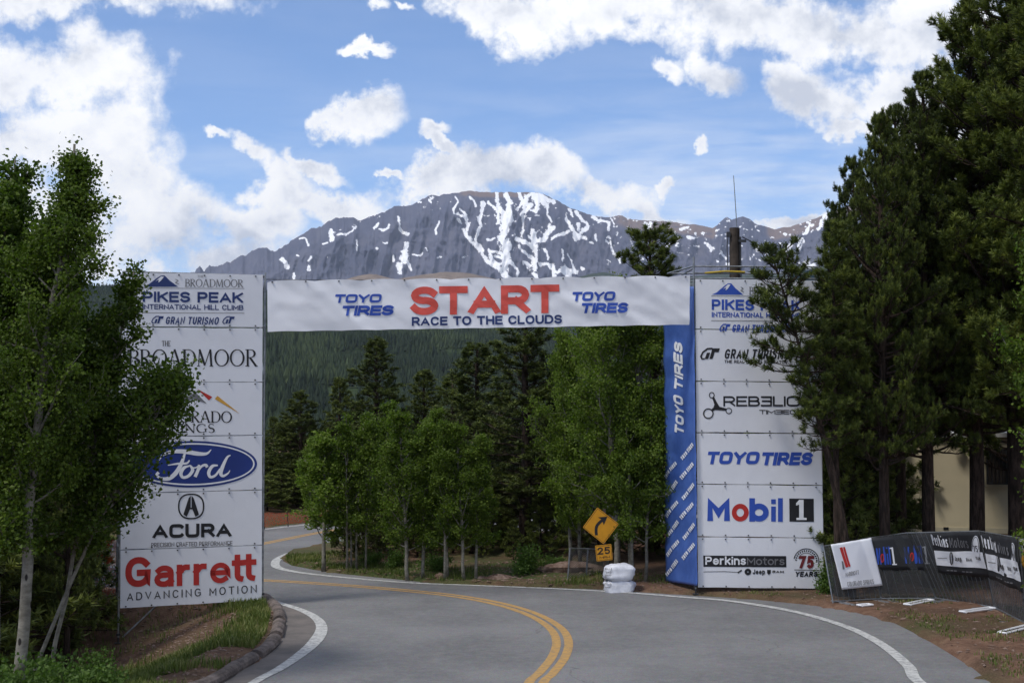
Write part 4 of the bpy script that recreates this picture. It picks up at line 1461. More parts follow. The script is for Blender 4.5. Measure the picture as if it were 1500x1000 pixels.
pr = Print(FL); pr.poly([(318.5, 579.5), (351.5, 606), (314.5, 584)]); pr.done('gold_wedge', M_GOLD, t)
pr = Print(FL); pr.poly([(262, 590), (286, 574), (303, 591), (284, 584)]); pr.done('grey_wedge', M_GREY, t)
t = banner_thing('white banner filled by a big dark blue oval with white script lettering', lquad(3), FL, group=GLt, seed=4)
Print(FL).disc(281.5, 679.5, 95, 34, 60, -0.006).done('oval', M_OVAL, t)
Print(FL, .010).ring(281.5, 679.5, 91.5, 31, 2.3, 60, 0, 360, -0.006).done('oval_ring', M_WPRINT, t)
pr = Print(FL, .010)
def script(pts, w):
    S_ = smooth_line([(a, b) for a, b in pts], 7)
    v, q = ribbon(S_, w, cap=False); pr.shape(v, q)
CW = lambda a, b: (160 + a * .3698, 630 + b * .3698)
script([CW(198, 118), CW(212, 98), CW(250, 84), CW(300, 84), CW(350, 92), CW(385, 92), CW(404, 76)], (1.2, 3, 5.4, 6.4, 6, 4, 1))
script([CW(300, 90), CW(286, 130), CW(264, 168), CW(236, 190), CW(205, 190), CW(188, 176), CW(196, 166)], (3, 5.5, 6.5, 6, 4, 3.4, 4.4))
script([CW(232, 138), CW(270, 132), CW(306, 130), CW(318, 118)], (1.2, 3, 3, 2))
script([CW(318, 140), CW(296, 148), CW(284, 170), CW(292, 186), CW(314, 180), CW(330, 158), CW(322, 141), CW(316, 140)], (2, 4.8, 5, 4, 4.4, 5, 3, 2))
script([CW(322, 146), CW(340, 148), CW(352, 142)], (1.4, 2, 2))
script([CW(356, 136), CW(352, 156), CW(340, 184)], (3.4, 4.6, 4.8)); script([CW(350, 164), CW(366, 142), CW(382, 137), CW(388, 146)], (2, 3.4, 4, 4.4))
script([CW(430, 138), CW(408, 142), CW(394, 166), CW(400, 184), CW(420, 178), CW(440, 152)], (2, 4.6, 5, 4, 3.4, 3))
script([CW(480, 98), CW(466, 108), CW(448, 146), CW(442, 172), CW(452, 180), CW(470, 170), CW(478, 158)], (1.4, 3.4, 5.4, 5, 3.8, 2.4, 1))
pr.done('script_lettering', M_WPRINT, t)
t = banner_thing('white banner with black caliper emblem in a rounded ring above wide black lettering', lquad(4), FL, group=GLt, seed=5)
pr = Print(FL)
v, q = ribbon([(a, b) for a, b in sup(280, 741.2, 18.2, 17.8, 0, 360, 49, .82)], 2.2); pr.shape(v, q)
pr.poly([(276.3, 729), (279.4, 725.6), (279.2, 743), (273.6, 756.5), (268.6, 753)]); pr.poly([(283.7, 729), (280.6, 725.6), (280.8, 743), (286.4, 756.5), (291.4, 753)][::-1])
pr.line([(277, 744.2), (283, 744.2)], 2.4)
pr.text('ACURA', (223.5, 766.5, 339, 786.8), .24, -0.02, sq=True)
pr.done('emblem_lettering', M_BLACK, t)
pr = Print(FL); pr.text('PRECISION CRAFTED PERFORMANCE', (221.5, 793, 340.5, 799.6), .15, -0.025, sq=True); pr.done('motto_lettering', M_GREY, t)
t = banner_thing('lowest white banner of the left tower, large red word over thin spaced black letters', lquad(5), FL, group=GLt, seed=6)
pr = Print(FL)
pr.text('G', (183.5, 815.2, 221, 859), .215, -0.05)
pr.text('arr', (226, 818, 304.5, 857.6), .205, -0.05, gap=.09)
pr.text('e', (307.5, 815.2, 338, 853.6), .195, -0.05)
pr.text('t', (339.5, 811.6, 358, 851), .21, -0.05); pr.text('t', (355.5, 810.6, 375.5, 850), .21, -0.05)
pr.done('red_lettering', M_RED, t)
pr = Print(FL); pr.text('ADVANCING MOTION', (186, 861.8, 376, 873.4), .13, -0.062, gap=.38, space=.5); pr.done('motto_lettering', M_BLACK, t)

t = banner_thing('topmost white banner of the right tower, blue peak emblem and title partly behind pine boughs', rquad(0), FR, group=GRt, seed=7)
head_panel(FR, t, 0, 0.885, 0.01, M_ROYAL, 1042.5, 411.5)
t = banner_thing('white banner with black slanted lettering between two curved black monograms', rquad(1), FR, group=GRt, seed=8)
pr = Print(FR); pr.text('GRAN TURISMO', (1060.5, 511.5, 1158, 525.6), .17, 0.01, .18, gap=.12); gt_logo(pr, 1026, 510, 1054.5, 526.6); gt_logo(pr, 1165, 514, 1190, 531)
pr.text('THE REAL DRIVING SIMULATOR', (1061, 527.6, 1153, 532), .2, 0.01); pr.done('slanted_lettering', M_BLACK, t)
t = banner_thing('white banner with a thin ringed cross emblem and wide techno lettering', rquad(2), FR, group=GRt, seed=9)
pr = Print(FR)
pr.text('REB~LLION', (1059.5, 580, 1192, 595), .17, 0.0, sq=True); pr.text('TIM~PIECES', (1112, 600, 1186, 606.4), .18, 0.0, sq=True)
pr.ring(1037.5, 605.5, 7.8, 7.8, 1.8, 24); pr.ring(1042.5, 578.5, 4.2, 4.6, 1.3, 18); pr.ring(1067.5, 601.5, 4.8, 4.6, 1.3, 18)
pr.poly([(1043, 582), (1046.5, 582), (1050, 589), (1054, 595.5), (1064, 598), (1064, 601.5), (1051, 600.5), (1047, 600.5), (1043.5, 603), (1041, 600), (1045, 596.5), (1046.4, 592)])
pr.done('techno_lettering', M_BLACK, t)
t = banner_thing('white banner with one heavy slanted blue word mark, middle of the right tower', rquad(3), FR, group=GRt, seed=10)
pr = Print(FR); pr.text('TOYO', (1034, 661, 1114, 679.5), .27, 0.0, .2, sq=True, gap=.06); pr.text('TIRES', (1113.5, 662, 1192, 681), .27, 0.0, .2, sq=True, gap=.05)
pr.done('blue_lettering', M_ROYAL, t)
t = banner_thing('white banner with blue word holding a red letter o and a boxed white numeral', rquad(4), FR, group=GRt, seed=11)
pr = Print(FR); pr.text('M', (1036, 728.6, 1069, 762.6), .25); pr.text('b', (1097.5, 730.4, 1126, 763.4), .25); pr.text('i', (1129.5, 731, 1136.5, 763.4), .21); pr.text('l', (1139.5, 730.4, 1146.5, 763.6), .21)
pr.done('blue_lettering', M_ROYAL, t)
Print(FR).ring(1084.3, 750.3, 12.4, 13, 7.0, 36).done('red_letter', M_RED, t)
Print(FR).poly([(1156, 729.6), (1191.8, 730), (1192.2, 763.8), (1156.4, 763.4)]).done('black_box', M_BLACK, t)
Print(FR, .010).poly([(1170.5, 731.5), (1177, 731.5), (1177, 757.6), (1181.5, 758), (1181.5, 761), (1166.5, 761), (1166.5, 758), (1170.5, 757.6), (1170.5, 738.5), (1166, 740), (1166, 736.5)]).done('numeral', M_WPRINT, t)
t = banner_thing('lowest white banner of the right tower, black name strip beside a round anniversary badge', rquad(5), FR, group=GRt, seed=12)
Print(FR).poly([(1030, 813), (1151.5, 813.8), (1151.8, 830.2), (1030.4, 829.4)]).done('name_strip', M_BLACK, t)
pr = Print(FR, .010); pr.text('Perkins', (1033, 814.6, 1092.5, 826.6), .20, 0.004, sq=True); pr.done('white_lettering', M_WPRINT, t)
pr = Print(FR, .010); pr.text('Motors', (1094, 815.6, 1149, 827), .16, 0.004, sq=True); pr.done('grey_lettering', M_GREY, t)
def small_marks(face, t, X, Y, k=1.0):
    pr = Print(face)
    pr.line([(X(0), Y(837)), (X(30), Y(836.4)), (X(52), Y(837.6))], .8 * k); pr.line([(X(50), Y(838.5)), (X(56), Y(834.5))], 2.2 * k)
    pr.text('Jeep', (X(72), Y(833.4), X(90), Y(840.6)), .2)
    pr.poly([(X(93), Y(834)), (X(98.5), Y(834)), (X(98.5), Y(838.5)), (X(95.8), Y(841.6)), (X(93), Y(838.5))]); pr.text('RAM', (X(101), Y(835), X(117.5), Y(838.6)), .3, gap=.3)
    pr.ring(X(65), Y(837), 4.9 * k, 4.9 * k, 4.0 * k, 20)
    pr.done('small_marks', M_BLACK, t)
small_marks(FR, t, lambda a: 1030.5 + a, lambda b: b)
pr = Print(FR); pr.ring(1181, 821.5, 19, 19, 1.3, 36, 180 + 12, 372); 
for a in range(186, 366, 12):
    aa = math.radians(a); pr.line([(1181 + 14.2 * math.cos(aa), 821.5 + 14.2 * math.sin(aa)), (1181 + 16.6 * math.cos(aa + .05), 821.5 + 16.6 * math.sin(aa + .05))], 1.7)
pr.ring(1181, 821.5, 12.6, 12.6, .8, 30, 200, 340)
pr.text('YEARS', (1164.5, 836.4, 1198, 844), .26, 0, .15); pr.line([(1163.5, 834), (1200, 834.6)], 1.0)
pr.done('badge_ring', M_BLACK, t)
pr = Print(FR, .009); pr.text('75', (1169, 813.5, 1193, 832), .24, 0, .08, sq=True); pr.done('badge_numerals', plain('dark_red_print', (0.16, 0.02, 0.025), 0.5), t)

# START banner
BL, BR = at(392, 485, 29.95), at(1010, 475, 31.65)
def wr_start(a, b):
    w = 0.016 * np.sin(a * 2.1 + b * 1.7) + 0.085 * (fbm(a * .9 + b * 1.1, b * .8 - a * .25, 5, 3, True) - .5) + 0.012 * (fbm(a * 2.2 + b * 1.4, b * 2.6 - a * .3, 71, 3) - .5) * 3
    return w * 1.0
FS = Face((BL[0], BL[1], 0), (BR[0], BR[1], 0), wr_start)
q_ = [(391.5, 410.5), (1010.5, 403), (1009.5, 475), (392, 485.3)]
c = FS.hit(700, 480)
t = thing('start_banner', 'long white banner across the road with large coral red START lettering', 'banner', tuple(c))
# top edge rises and dips where it is tied
tl, tr, br, bl = [FS.hit(*p) for p in q_]
NXb, NYb = 150, 16
U, Vv = np.meshgrid(np.linspace(0, 1, NXb + 1), np.linspace(0, 1, NYb + 1))
P = tl * ((1 - U) * (1 - Vv))[..., None] + tr * (U * (1 - Vv))[..., None] + br * (U * Vv)[..., None] + bl * ((1 - U) * Vv)[..., None]
scal = np.abs(np.sin(U * PI * 9.5)) ** 0.6
P[..., 2] -= (1 - scal) * 0.045 * (1 - Vv) ** 3 + 0.012 * (1 - np.abs(np.sin(U * PI * 12))) * Vv ** 4
A = FS.put(P.reshape(-1, 3)); Bk = A - FS.n * 0.003
n = len(A); idx = np.arange(n).reshape(NYb + 1, NXb + 1)
qq = np.stack([idx[:-1, :-1], idx[1:, :-1], idx[1:, 1:], idx[:-1, 1:]], -1).reshape(-1, 4)
m = MB(); m.add(np.vstack([A, Bk]), np.vstack([qq, qq[:, ::-1] + n])); m.part('sheet', M_VINYL2, t, smooth=True)
pr = Print(FS, .012); pr.text('START', (601, 418.5, 819, 460), .25, -0.016, gap=.03); pr.done('start_lettering', M_CORAL, t)
pr = Print(FS, .012); pr.text('RACE TO THE CLOUDS', (603, 462.6, 823, 475.6), .22, -0.016); pr.done('motto_lettering', M_NAVY, t)
for (a, b) in (((489, 430.8, 560, 443.6), (499.5, 447.4, 578, 462.2)), ((836.5, 427.2, 902, 440.8), (849, 443.6, 921, 458.6))):
    pr = Print(FS, .012); pr.text('TOYO', a, .27, -0.012, .2, sq=True, gap=.06); pr.text('TIRES', b, .27, -0.012, .2, sq=True, gap=.05); pr.done('blue_lettering', M_ROYAL, t)
m = MB()
for k in range(14):
    f = (k + .15) / 13.3
    a = FS.put((tl + (tr - tl) * f)[None] - np.array([[0, 0, .04]]), .01)[0]; m.box(a - .014, a + .014)
o = m.part('eyelets', M_DSTEEL, t); o['kind'] = 'stuff'
# carrying cable of the banner
ca, cb = at(384, 409, 30.05), at(1017, 405, 31.8)
cable = MB(); K = np.linspace(0, 1, 30)[:, None]
cable.tube(ca + (cb - ca) * K + np.array([0, 0.03, 0]) - np.array([0, 0, .05]) * np.sin(K * PI), .008, 5)
tag(link('banner_cable', cable.mesh('banner_cable', [M_DSTEEL])), 'thin dark cable between the towers along the top of the START banner', 'cable')

# blue side banner on the road side of the right tower
B0 = at(1019.5, 856, 31.72); B1 = at(975.5, 850, 33.4)
def wr_blue(a, b):
    z = b
    saw = np.abs(((z / 0.92) % 1.0) - 0.5) * 2
    return 0.05 * saw * (0.6 + 0.4 * np.sin(a * 3)) + 0.03 * (fbm(a * 2, z * 2.2, 33, 3) - .5)
FB = Face((B1[0], B1[1], 0), (B0[0], B0[1], 0), wr_blue)
q_ = [(972.5, 412), (1016.5, 420), (1022, 857.5), (976, 850.5)]
t = thing('side_banner', 'tall royal blue banner with white upright and slanting words, right tower road side', 'banner', tuple(FB.hit(1000, 855)))
sheet(FB, q_, M_BLUE, t, nx=16, ny=110)
pr = Print(FB, .016)
pr.text_axes('TOYO', (1003.5, 637), (-1.0, -58), (-12.5, -2.5), .27, sq=True, gap=.14, shear=.2)
pr.text_axes('TIRES', (1002, 573), (-.5, -72), (-12, -2.5), .27, sq=True, gap=.14, shear=.2)
pr.done('upright_lettering', M_WPRINT, t)
for (cx, cy) in ((190, 160), (100, 265), (190, 270), (105, 370), (195, 385), (108, 485), (190, 495), (110, 595), (200, 610), (112, 705), (198, 722), (105, 815)):
    X, Y = 960 + cx * .26, 620 + cy * .26
    pr = Print(FB, .016); pr.text_axes('TOYO TIRES', (X - 8.4, Y + 12.5), (16.5, -22), (-3.0, -4.6), .26, sq=True, gap=.12); pr.done('small_lettering', M_WPRINT, t)

# ------------------------------------------------------------ scaffold towers
def tower(label, corners, base, top, lifts, extra=None, legs=None):
    """corners: four ground points (x,y) nearest-left, nearest-right, far-right, far-left"""
    c = np.mean(corners, 0)
    t = thing('scaffold_tower', label, 'scaffold', (c[0], c[1], min(base)), 'scaffold towers holding the banners')
    for i, (x, y) in enumerate(corners):
        m = MB(); m.tube([(x, y, base[i] + .12), (x, y, top[i])], .024, 8); m.part('standard', M_STEEL, t)
        m = MB(); m.tube([(x, y, base[i] + .008), (x, y, base[i] + .30)], .017, 8); m.box((x - .07, y - .07, base[i]), (x + .07, y + .07, base[i] + .012)); m.tube([(x, y, base[i] + .16), (x, y, base[i] + .20)], .045, 8)
        m.part('base_jack', M_DSTEEL, t)
    for z in lifts:
        for i in range(4):
            a, b = corners[i], corners[(i + 1) % 4]
            m = MB(); m.tube([(a[0], a[1], z), (b[0], b[1], z)], .02, 6); m.part('ledger', M_STEEL, t)
    for k in range(len(lifts) - 1):
        for i in (1, 3):
            a, b = corners[i], corners[(i + 1) % 4]
            if k % 2: a, b = b, a
            m = MB(); m.tube([(a[0], a[1] + .03, lifts[k] + .05), (b[0], b[1] + .03, lifts[k + 1] - .05)], .017, 6); m.part('diagonal_brace', M_STEEL, t)
        a, b = (corners[2], corners[3]) if k % 2 else (corners[3], corners[2])
        m = MB(); m.tube([(a[0], a[1] + .04, lifts[k] + .05), (b[0], b[1] + .04, lifts[k + 1] - .05)], .017, 6); m.part('diagonal_brace', M_STEEL, t)
    return t


uL, nL = FL.u, -FL.n
def off2(p, u, n, a, b): return (p[0] + u[0] * a + n[0] * b, p[1] + u[1] * a + n[1] * b)
c0 = off2(LL, uL, nL, -.03, .06); c1 = off2(LR, uL, nL, .02, .06); c2_ = off2(LR, uL, nL, .02, 1.55); c3_ = off2(LL, uL, nL, -.03, 1.55)
gb = [gz1(*c) for c in (c0, c1, c2_, c3_)]
zt = float(FL.hit(384, 400)[2])
TWL = tower('tall scaffold tower on the left bank behind six stacked white banners', [c0, c1, c2_, c3_], gb, [zt - .1, zt + .02, zt, zt - .1], [0.15, 1.3, 2.5, 3.7, 4.9, 6.1, zt - .05])
m = MB(); a = FL.hit(240, 880); b = FL.hit(180, 934)
m.tube([a - FL.n * .3, b - FL.n * .12], .02, 6); m.part('raking_brace', M_STEEL, TWL)
uR, nR = FR.u, -FR.n
d0 = off2(RL, uR, nR, .0, .07); d1 = off2(RR, uR, nR, .03, .07); d2 = off2(RR, uR, nR, -.1, 1.6); d3 = off2(B1, uR, nR, .1, .1)
gb = [gz1(*c) for c in (d0, d1, d2, d3)]
zt = float(FR.hit(1018, 376)[2]); zr = float(FR.hit(1018, 389.5)[2])
TWR = tower('tall scaffold tower right of the road behind six stacked white banners and a guard rail', [d0, d1, d2, d3], gb, [zt, zr + .1, zr + .1, zr - .3], [0.3, 1.4, 2.6, 3.8, 5.0, 6.2, float(FR.hit(1018, 407)[2]), zr])
m = MB(); z = float(FR.hit(1018, 399)[2]); m.tube([(d0[0], d0[1], z), (d1[0], d1[1], z - .02)], .016, 6); m.part('guard_rail', M_STEEL, TWR)
m = MB(); a, b = FR.hit(1033, 399.5) - FR.n * .05, FR.hit(1092, 398) - FR.n * .05; m.tube([a, (a + b) / 2 + np.array([0, 0, .03]), b], .022, 6)
tag(link('ratchet_strap', m.mesh('ratchet_strap', [M_YSTRAP])), 'yellow strap wound along the top rail of the right tower', 'strap')
m = MB(); a, b = FR.hit(1165.5, 411), FR.hit(1199, 393.5); m.hexa([a - FR.n * .4, (b[0], b[1] + .4, a[2]), (b[0], b[1] + .7, a[2]), (a[0], a[1] + .7, a[2]), (a[0], a[1] + .4, b[2]), (b[0], b[1] + .4, b[2]), (b[0], b[1] + .7, b[2]), (a[0], a[1] + .7, b[2])])
tag(link('equipment_case', m.mesh('equipment_case', [M_SLATE])), 'slate blue flat case standing on top of the right tower', 'case')

# ------------------------------------------------------------ curve warning sign
SY = 32.9
sc_c = at(879.5, 775, SY)
t = thing('curve_sign', 'yellow diamond road sign with black bent arrow and a 25 MPH plate below', 'road sign', (sc_c[0], SY + .05, gz1(sc_c[0], SY + .05)))
FG = Face((sc_c[0] - 1, SY - .0, 0), (sc_c[0] + 1, SY + .08, 0))
def plate(pts, mat, name, th=.006, off=0.0):
    P = np.array([FG.hit(*p) for p in pts]); A = FG.put(P, off + th); Bq = FG.put(P, off)
    n = len(P); tri = np.array(tessellate_polygon([[Vector((p[0], p[1], 0)) for p in pts]]))
    m = MB(); m.add(np.vstack([A, Bq]), [[i, (i + 1) % n, (i + 1) % n + n, i + n] for i in range(n)], np.vstack([tri, tri[:, ::-1] + n])); return m.part(name, mat, t)
def rcorner(pts, r=.08):
    o = []
    n = len(pts)
    for i in range(n):
        p, a, b = np.array(pts[i], float), np.array(pts[i - 1], float), np.array(pts[(i + 1) % n], float)
        o += [tuple(p + (a - p) * r), tuple(p + ((a - p) + (b - p)) * r * .22), tuple(p + (b - p) * r)]
    return o
plate(rcorner([(853.5, 772), (875, 742.5), (906.5, 767), (884, 796.5)], .05), M_SIGN, 'diamond_plate')
plate(rcorner([(871.5, 798.6), (895.5, 796.2), (897.6, 819.4), (874, 821.8)], .07), M_SIGN, 'speed_plate')
cpx = lambda a, b: (820 + a * .16, 720 + b * .16)
pr = Print(FG, .010)
S_ = smooth_line([cpx(335, 396), cpx(332, 350), cpx(340, 310), cpx(372, 272), cpx(396, 258)], 6)
v, q = ribbon(S_, 4.2, cap=False); pr.shape(v, q)
pr.poly([cpx(350, 232), cpx(436, 226), cpx(402, 304), cpx(392, 270), cpx(376, 248)])
pr.done('arrow', M_BLACK, t)
brownp = plain('brown_black_print', (0.03, 0.018, 0.012), 0.5)
pr = Print(FG, .010); pr.text_axes('25', cpx(346, 576), (18.6, -1.7), (-.7, -10.6), .2, gap=.16); pr.text_axes('MPH', cpx(366, 612), (14.8, -1.2), (-.2, -3.4), .16); pr.done('plate_lettering', brownp, t)
pr = Print(FG, .008)
for pts in ([(855.3, 772), (875.2, 744.6), (904.5, 767.2), (883.7, 794.4), (855.3, 772)], [(872.8, 799.9), (894.6, 797.7), (896.5, 818.2), (875.1, 820.5), (872.8, 799.9)]):
    v, q = ribbon(pts, .5); pr.shape(v, q)
pr.done('sign_border', M_BLACK, t)
m = MB(); bx = sc_c[0] + .1
m.box((bx - .035, SY + .052, t.location.z - .05), (bx + .035, SY + .12, FG.hit(880, 745)[2])); m.part('post', M_POLE, t)

# ------------------------------------------------------------ sand bags
def bag(label, c, sx, sy, sz, seed, group, mat=M_BAG, rz=0.0):
    rs = np.random.RandomState(seed)
    nu, nv = 28, 18
    th = np.linspace(0, 2 * PI, nu, endpoint=False)[None, :]; ph = np.linspace(-PI / 2 + .03, PI / 2 - .03, nv)[:, None]
    sp = lambda a, e: np.sign(a) * np.abs(a) ** e
    x = sp(np.cos(ph), .45) * sp(np.cos(th), .5); y = sp(np.cos(ph), .45) * sp(np.sin(th), .5); z = sp(np.sin(ph), .6) + 0 * th
    n1 = fbm(np.arctan2(y, x) * 1.6 + seed, z * 2.0, seed, 4) - .5; n2 = fbm(x * 4 + seed, (y + z) * 4, seed + 3, 3, True) - .5
    k = 1 + n1 * .38 + n2 * .26
    X, Y, Z = x * sx * k, y * sy * k, z * sz * (1 + n1 * .35) * (1 - .12 * (x ** 2))
    v = np.stack([X * math.cos(rz) - Y * math.sin(rz), X * math.sin(rz) + Y * math.cos(rz), Z + sz], -1).reshape(-1, 3)
    i = np.arange(nv - 1)[:, None] * nu; j = np.arange(nu)[None, :]; j2 = (j + 1) % nu
    q = np.stack([i + j, i + j2, i + nu + j2, i + nu + j], -1).reshape(-1, 4)
    m = MB(); m.add(v, q, [[0, a + 1, a] for a in range(1, nu - 1)] + [[(nv - 1) * nu, (nv - 1) * nu + a, (nv - 1) * nu + a + 1] for a in range(1, nu - 1)])
    o = link('sand_bag', m.mesh('sand_bag', [mat], smooth=True), None, tuple(c))
    return tag(o, label, 'sand bag', group)


bc_ = at(908, 863, 32.35); gz_ = gz1(bc_[0], 32.5)
b1 = bag('lower of two bulging white woven bags stacked beside the curve sign post', (bc_[0], 32.45, gz_ - .03), .345, .27, .18, 3, 'white bags by the curve sign')
b2 = bag('upper of two bulging white woven bags stacked beside the curve sign post', (bc_[0] - .01, 32.44, gz_ + .29), .335, .26, .20, 8, 'white bags by the curve sign', rz=.1)
for o_, px, py in ((b2, 886.5, 831), (b1, 886.5, 848.5)):
    # printed lines on the bag, laid on its surface
    f = Face((bc_[0] - 1, 32.1, 0), (bc_[0] + 1, 32.1, 0))
    pr = Print(f, 0)
    pr.text('SAND', (px, py, px + 10, py + 3.4), .25); pr.text('BAG', (px, py + 5, px + 9, py + 8), .2); pr.text('SAND', (px, py + 10, px + 9, py + 12), .2)
    P = np.vstack(pr.m.v)
    me = o_.data; me.update()
    from mathutils.bvhtree import BVHTree
    bv = BVHTree.FromPolygons([tuple(np.array(v_.co) + np.array(o_.location)) for v_ in me.vertices], [tuple(p_.vertices) for p_ in me.polygons])
    Q = []
    cc = Vector((0, 0, H))
    for p_ in P:
        d_ = (Vector(p_) - cc).normalized(); h_ = bv.ray_cast(cc, d_)
        Q.append(np.array(h_[0] - d_ * .008) if h_[0] is not None else p_)
    pr.m.v = [np.array(Q)]
    pr.m.part('bag_print', M_GREY, o_)
for k, (px, lab) in enumerate(((351, 'white bag weighting the foot of the left tower, the one nearer the bank'), (364, 'white bag weighting the foot of the left tower, the one nearer the road'))):
    p = at(px, 895, 30.6 + .15 * k)
    bag(lab, (p[0], p[1], gz1(p[0], p[1]) - .02), .15, .14, .12 + .04 * k, 20 + k, 'white bags under the left tower')

# ------------------------------------------------------------ wire mesh panel behind the sign
def wire_panel(name, label, cat, quad, Y0, Y1, step, mat=M_STEEL, group=None, frame=.02):
    p = [at(quad[0][0], quad[0][1], Y0), at(quad[1][0], quad[1][1], Y1), at(quad[2][0], quad[2][1], Y1), at(quad[3][0], quad[3][1], Y0)]
    t = thing(name, label, cat, tuple((p[2] + p[3]) / 2), group)
    m = MB()
    for i in range(4): m.tube([p[i], p[(i + 1) % 4]], frame, 8)
    m.part('frame', mat, t)
    m = MB()
    tl, tr, br, bl = p
    w = np.linalg.norm(tr - tl); h = np.linalg.norm(tl - bl)
    n = int((w + h) / step)
    P_ = lambda a, b: tl + (tr - tl) * (a / w) + (bl - tl) * (b / h)
    for k in range(1, n):
        s = k * step
        a0, b0 = (s, 0) if s < w else (w, s - w); a1, b1 = (0, s) if s < h else (s - h, h)
        m.tube([P_(a0, b0), P_(a1, b1)], .0055, 3, False)
        a0, b0 = (w - s, 0) if s < w else (0, s - w); a1, b1 = (w, s) if s < h else (w - (s - h), h)
        m.tube([P_(a0, b0), P_(a1, b1)], .0055, 3, False)
    o = m.part('chain_link', mat, t); o['kind'] = 'stuff'
    return t, p


wire_panel('fence_panel', 'lone chain link fence panel leaning behind the curve sign and white bags', 'fence', [(835, 802.5), (861, 803.5), (858, 857), (831, 859)], 33.9, 34.3, .055)
wire_panel('fence_panel', 'chain link panel behind the curve sign post, half hidden by the white bags', 'fence', [(861.5, 803.5), (893, 806), (888, 853), (858, 857)], 34.3, 35.0, .055)

# ------------------------------------------------------------ barricades on the right
FENCE = [((1206, 799.5), (1220.5, 884)), ((1274, 787), (1291, 879.3)), ((1327.5, 780), (1372, 879)), ((1434, 777.3), (1457, 892.5)), ((1492, 787.5), (1503, 916.5)), ((1566, 800), (1580, 964))]
fpts = []
for tp, bp in FENCE:
    b = gnd(bp[0], bp[1], 0.06)
    fpts.append((at(tp[0], tp[1], b[1] + .12), b))
fpts[0] = (at(1206, 799.5, 30.2), gnd(1220.5, 884, .06))
cap = ['first scrimmed barricade beside the right tower, with a white cloth hung over it',
       'scrimmed barricade between the draped white cloth and the black name banners',
       'long scrimmed barricade in front of the cream trailer, under the first black name banner',
       'scrimmed barricade turning towards the road below the second black name banner',
       'nearest barricade running out of the picture on the right']
for k in range(5):
    (ta, ba), (tb, bb) = fpts[k], fpts[k + 1]
    t = thing('barricade', cap[k], 'barricade', tuple((ba + bb) / 2), 'linked barricades on the right verge')
    m = MB()
    m.tube([ba + [0, 0, .02], ta, tb, bb + [0, 0, .02]], .019, 8, False); m.tube([ba + [0, 0, .05], bb + [0, 0, .05]], .019, 8)
    m.part('frame', M_STEEL, t)
    m = MB()
    nb = int(np.linalg.norm(tb - ta) / .12)
    for i in range(1, nb):
        f = i / nb
        m.tube([ba + (bb - ba) * f + [0, 0, .06], ta + (tb - ta) * f], .007, 4, False)
    o = m.part('bars', M_STEEL, t); o['kind'] = 'stuff'
    # scrim cloth in front
    nn = np.cross(bb - ba, ta - ba); nn /= np.linalg.norm(nn)
    if nn @ (np.array([0, 0, H]) - ba) < 0: nn = -nn
    U, Vv = np.meshgrid(np.linspace(0, 1, 25), np.linspace(0, 1, 13))
    P = (ta * ((1 - U) * (1 - Vv))[..., None] + tb * (U * (1 - Vv))[..., None] + (bb + [0, 0, .09]) * (U * Vv)[..., None] + (ba + [0, 0, .09]) * ((1 - U) * Vv)[..., None])
    P = P + nn * (.03 + .02 * (fbm(U * 5 + k, Vv * 4, 50 + k, 3) - .5))[..., None]
    idx = np.arange(P.shape[0] * P.shape[1]).reshape(P.shape[:2])
    m = MB(); m.add(P.reshape(-1, 3), np.stack([idx[:-1, :-1], idx[1:, :-1], idx[1:, 1:], idx[:-1, 1:]], -1).reshape(-1, 4)); m.part('scrim', M_SCRIM, t, smooth=True)
    for f in (.12, .85):
        c = ba + (bb - ba) * f
        dirn = np.array([nn[0], nn[1], 0]); dirn /= np.linalg.norm(dirn)
        m = MB(); m.tube([c - dirn * .28 + [0, 0, .02], c + dirn * .42 + [0, 0, .02]], .02, 6); m.tube([c + dirn * .42 + [0, 0, .02], c + dirn * .42 + [.10, 0, .02], c - dirn * .28 + [.10, 0, .02]], .02, 6)
        m.part('foot', M_STEEL, t)


def fface(k, off=.05, wr=None):
    (ta, ba), (tb, bb) = fpts[k], fpts[k + 1]
    f = Face(ba, bb, wr, lean=(ta - ba) if k else (tb - bb))
    d = np.array([0, 0, H]) - ba
    f.o = f.o + f.n * off
    return f


F0 = fface(0, .05, lambda a, b: 0.05 * np.abs(np.sin(a * 5.2 + b * 1.5)) * (0.4 + b * .3) + .02 * (fbm(a * 4, b * 3, 5, 3) - .5))
t = thing('draped_cloth', 'plain white cloth with small red slanted mark hung over the first barricade', 'cloth', tuple(F0.hit(1260, 860)))
cq = lambda a, b: (1180 + a * .21333, 740 + b * .21333)
sheet(F0, [cq(168, 268), cq(443, 222), cq(526, 548), cq(246, 576)], M_VINYL2, t, nx=30, ny=20)
pr = Print(F0, .012); pr.poly([cq(232, 290), cq(248, 284), cq(290, 420), cq(274, 426)]); pr.poly([cq(252, 286), cq(264, 284), cq(304, 416), cq(292, 420)]); pr.done('red_mark', M_RED, t)
pr = Print(F0, .012); pr.poly([cq(244, 380), cq(256, 384), cq(264, 436), cq(250, 438)]); pr.text_axes('MARRIOTT', cq(272, 488), (19, -3.5), (-.8, -6), .10); pr.text_axes('COLORADO SPRINGS', cq(284, 556), (39, -4), (-.8, -7), .08)
pr.done('cloth_lettering', M_GREY, t)


def strip_banner(k, label, quad, off, seed):
    f = fface(k, off, lambda a, b: .018 * np.sin(a * 5 + seed) + .012 * np.sin(a * 9 + b * 6))
    t = thing('rail_banner', label, 'banner', tuple(f.hit(*((np.array(quad[2]) + np.array(quad[3])) / 2))), 'banners along the barricades')
    return f, t


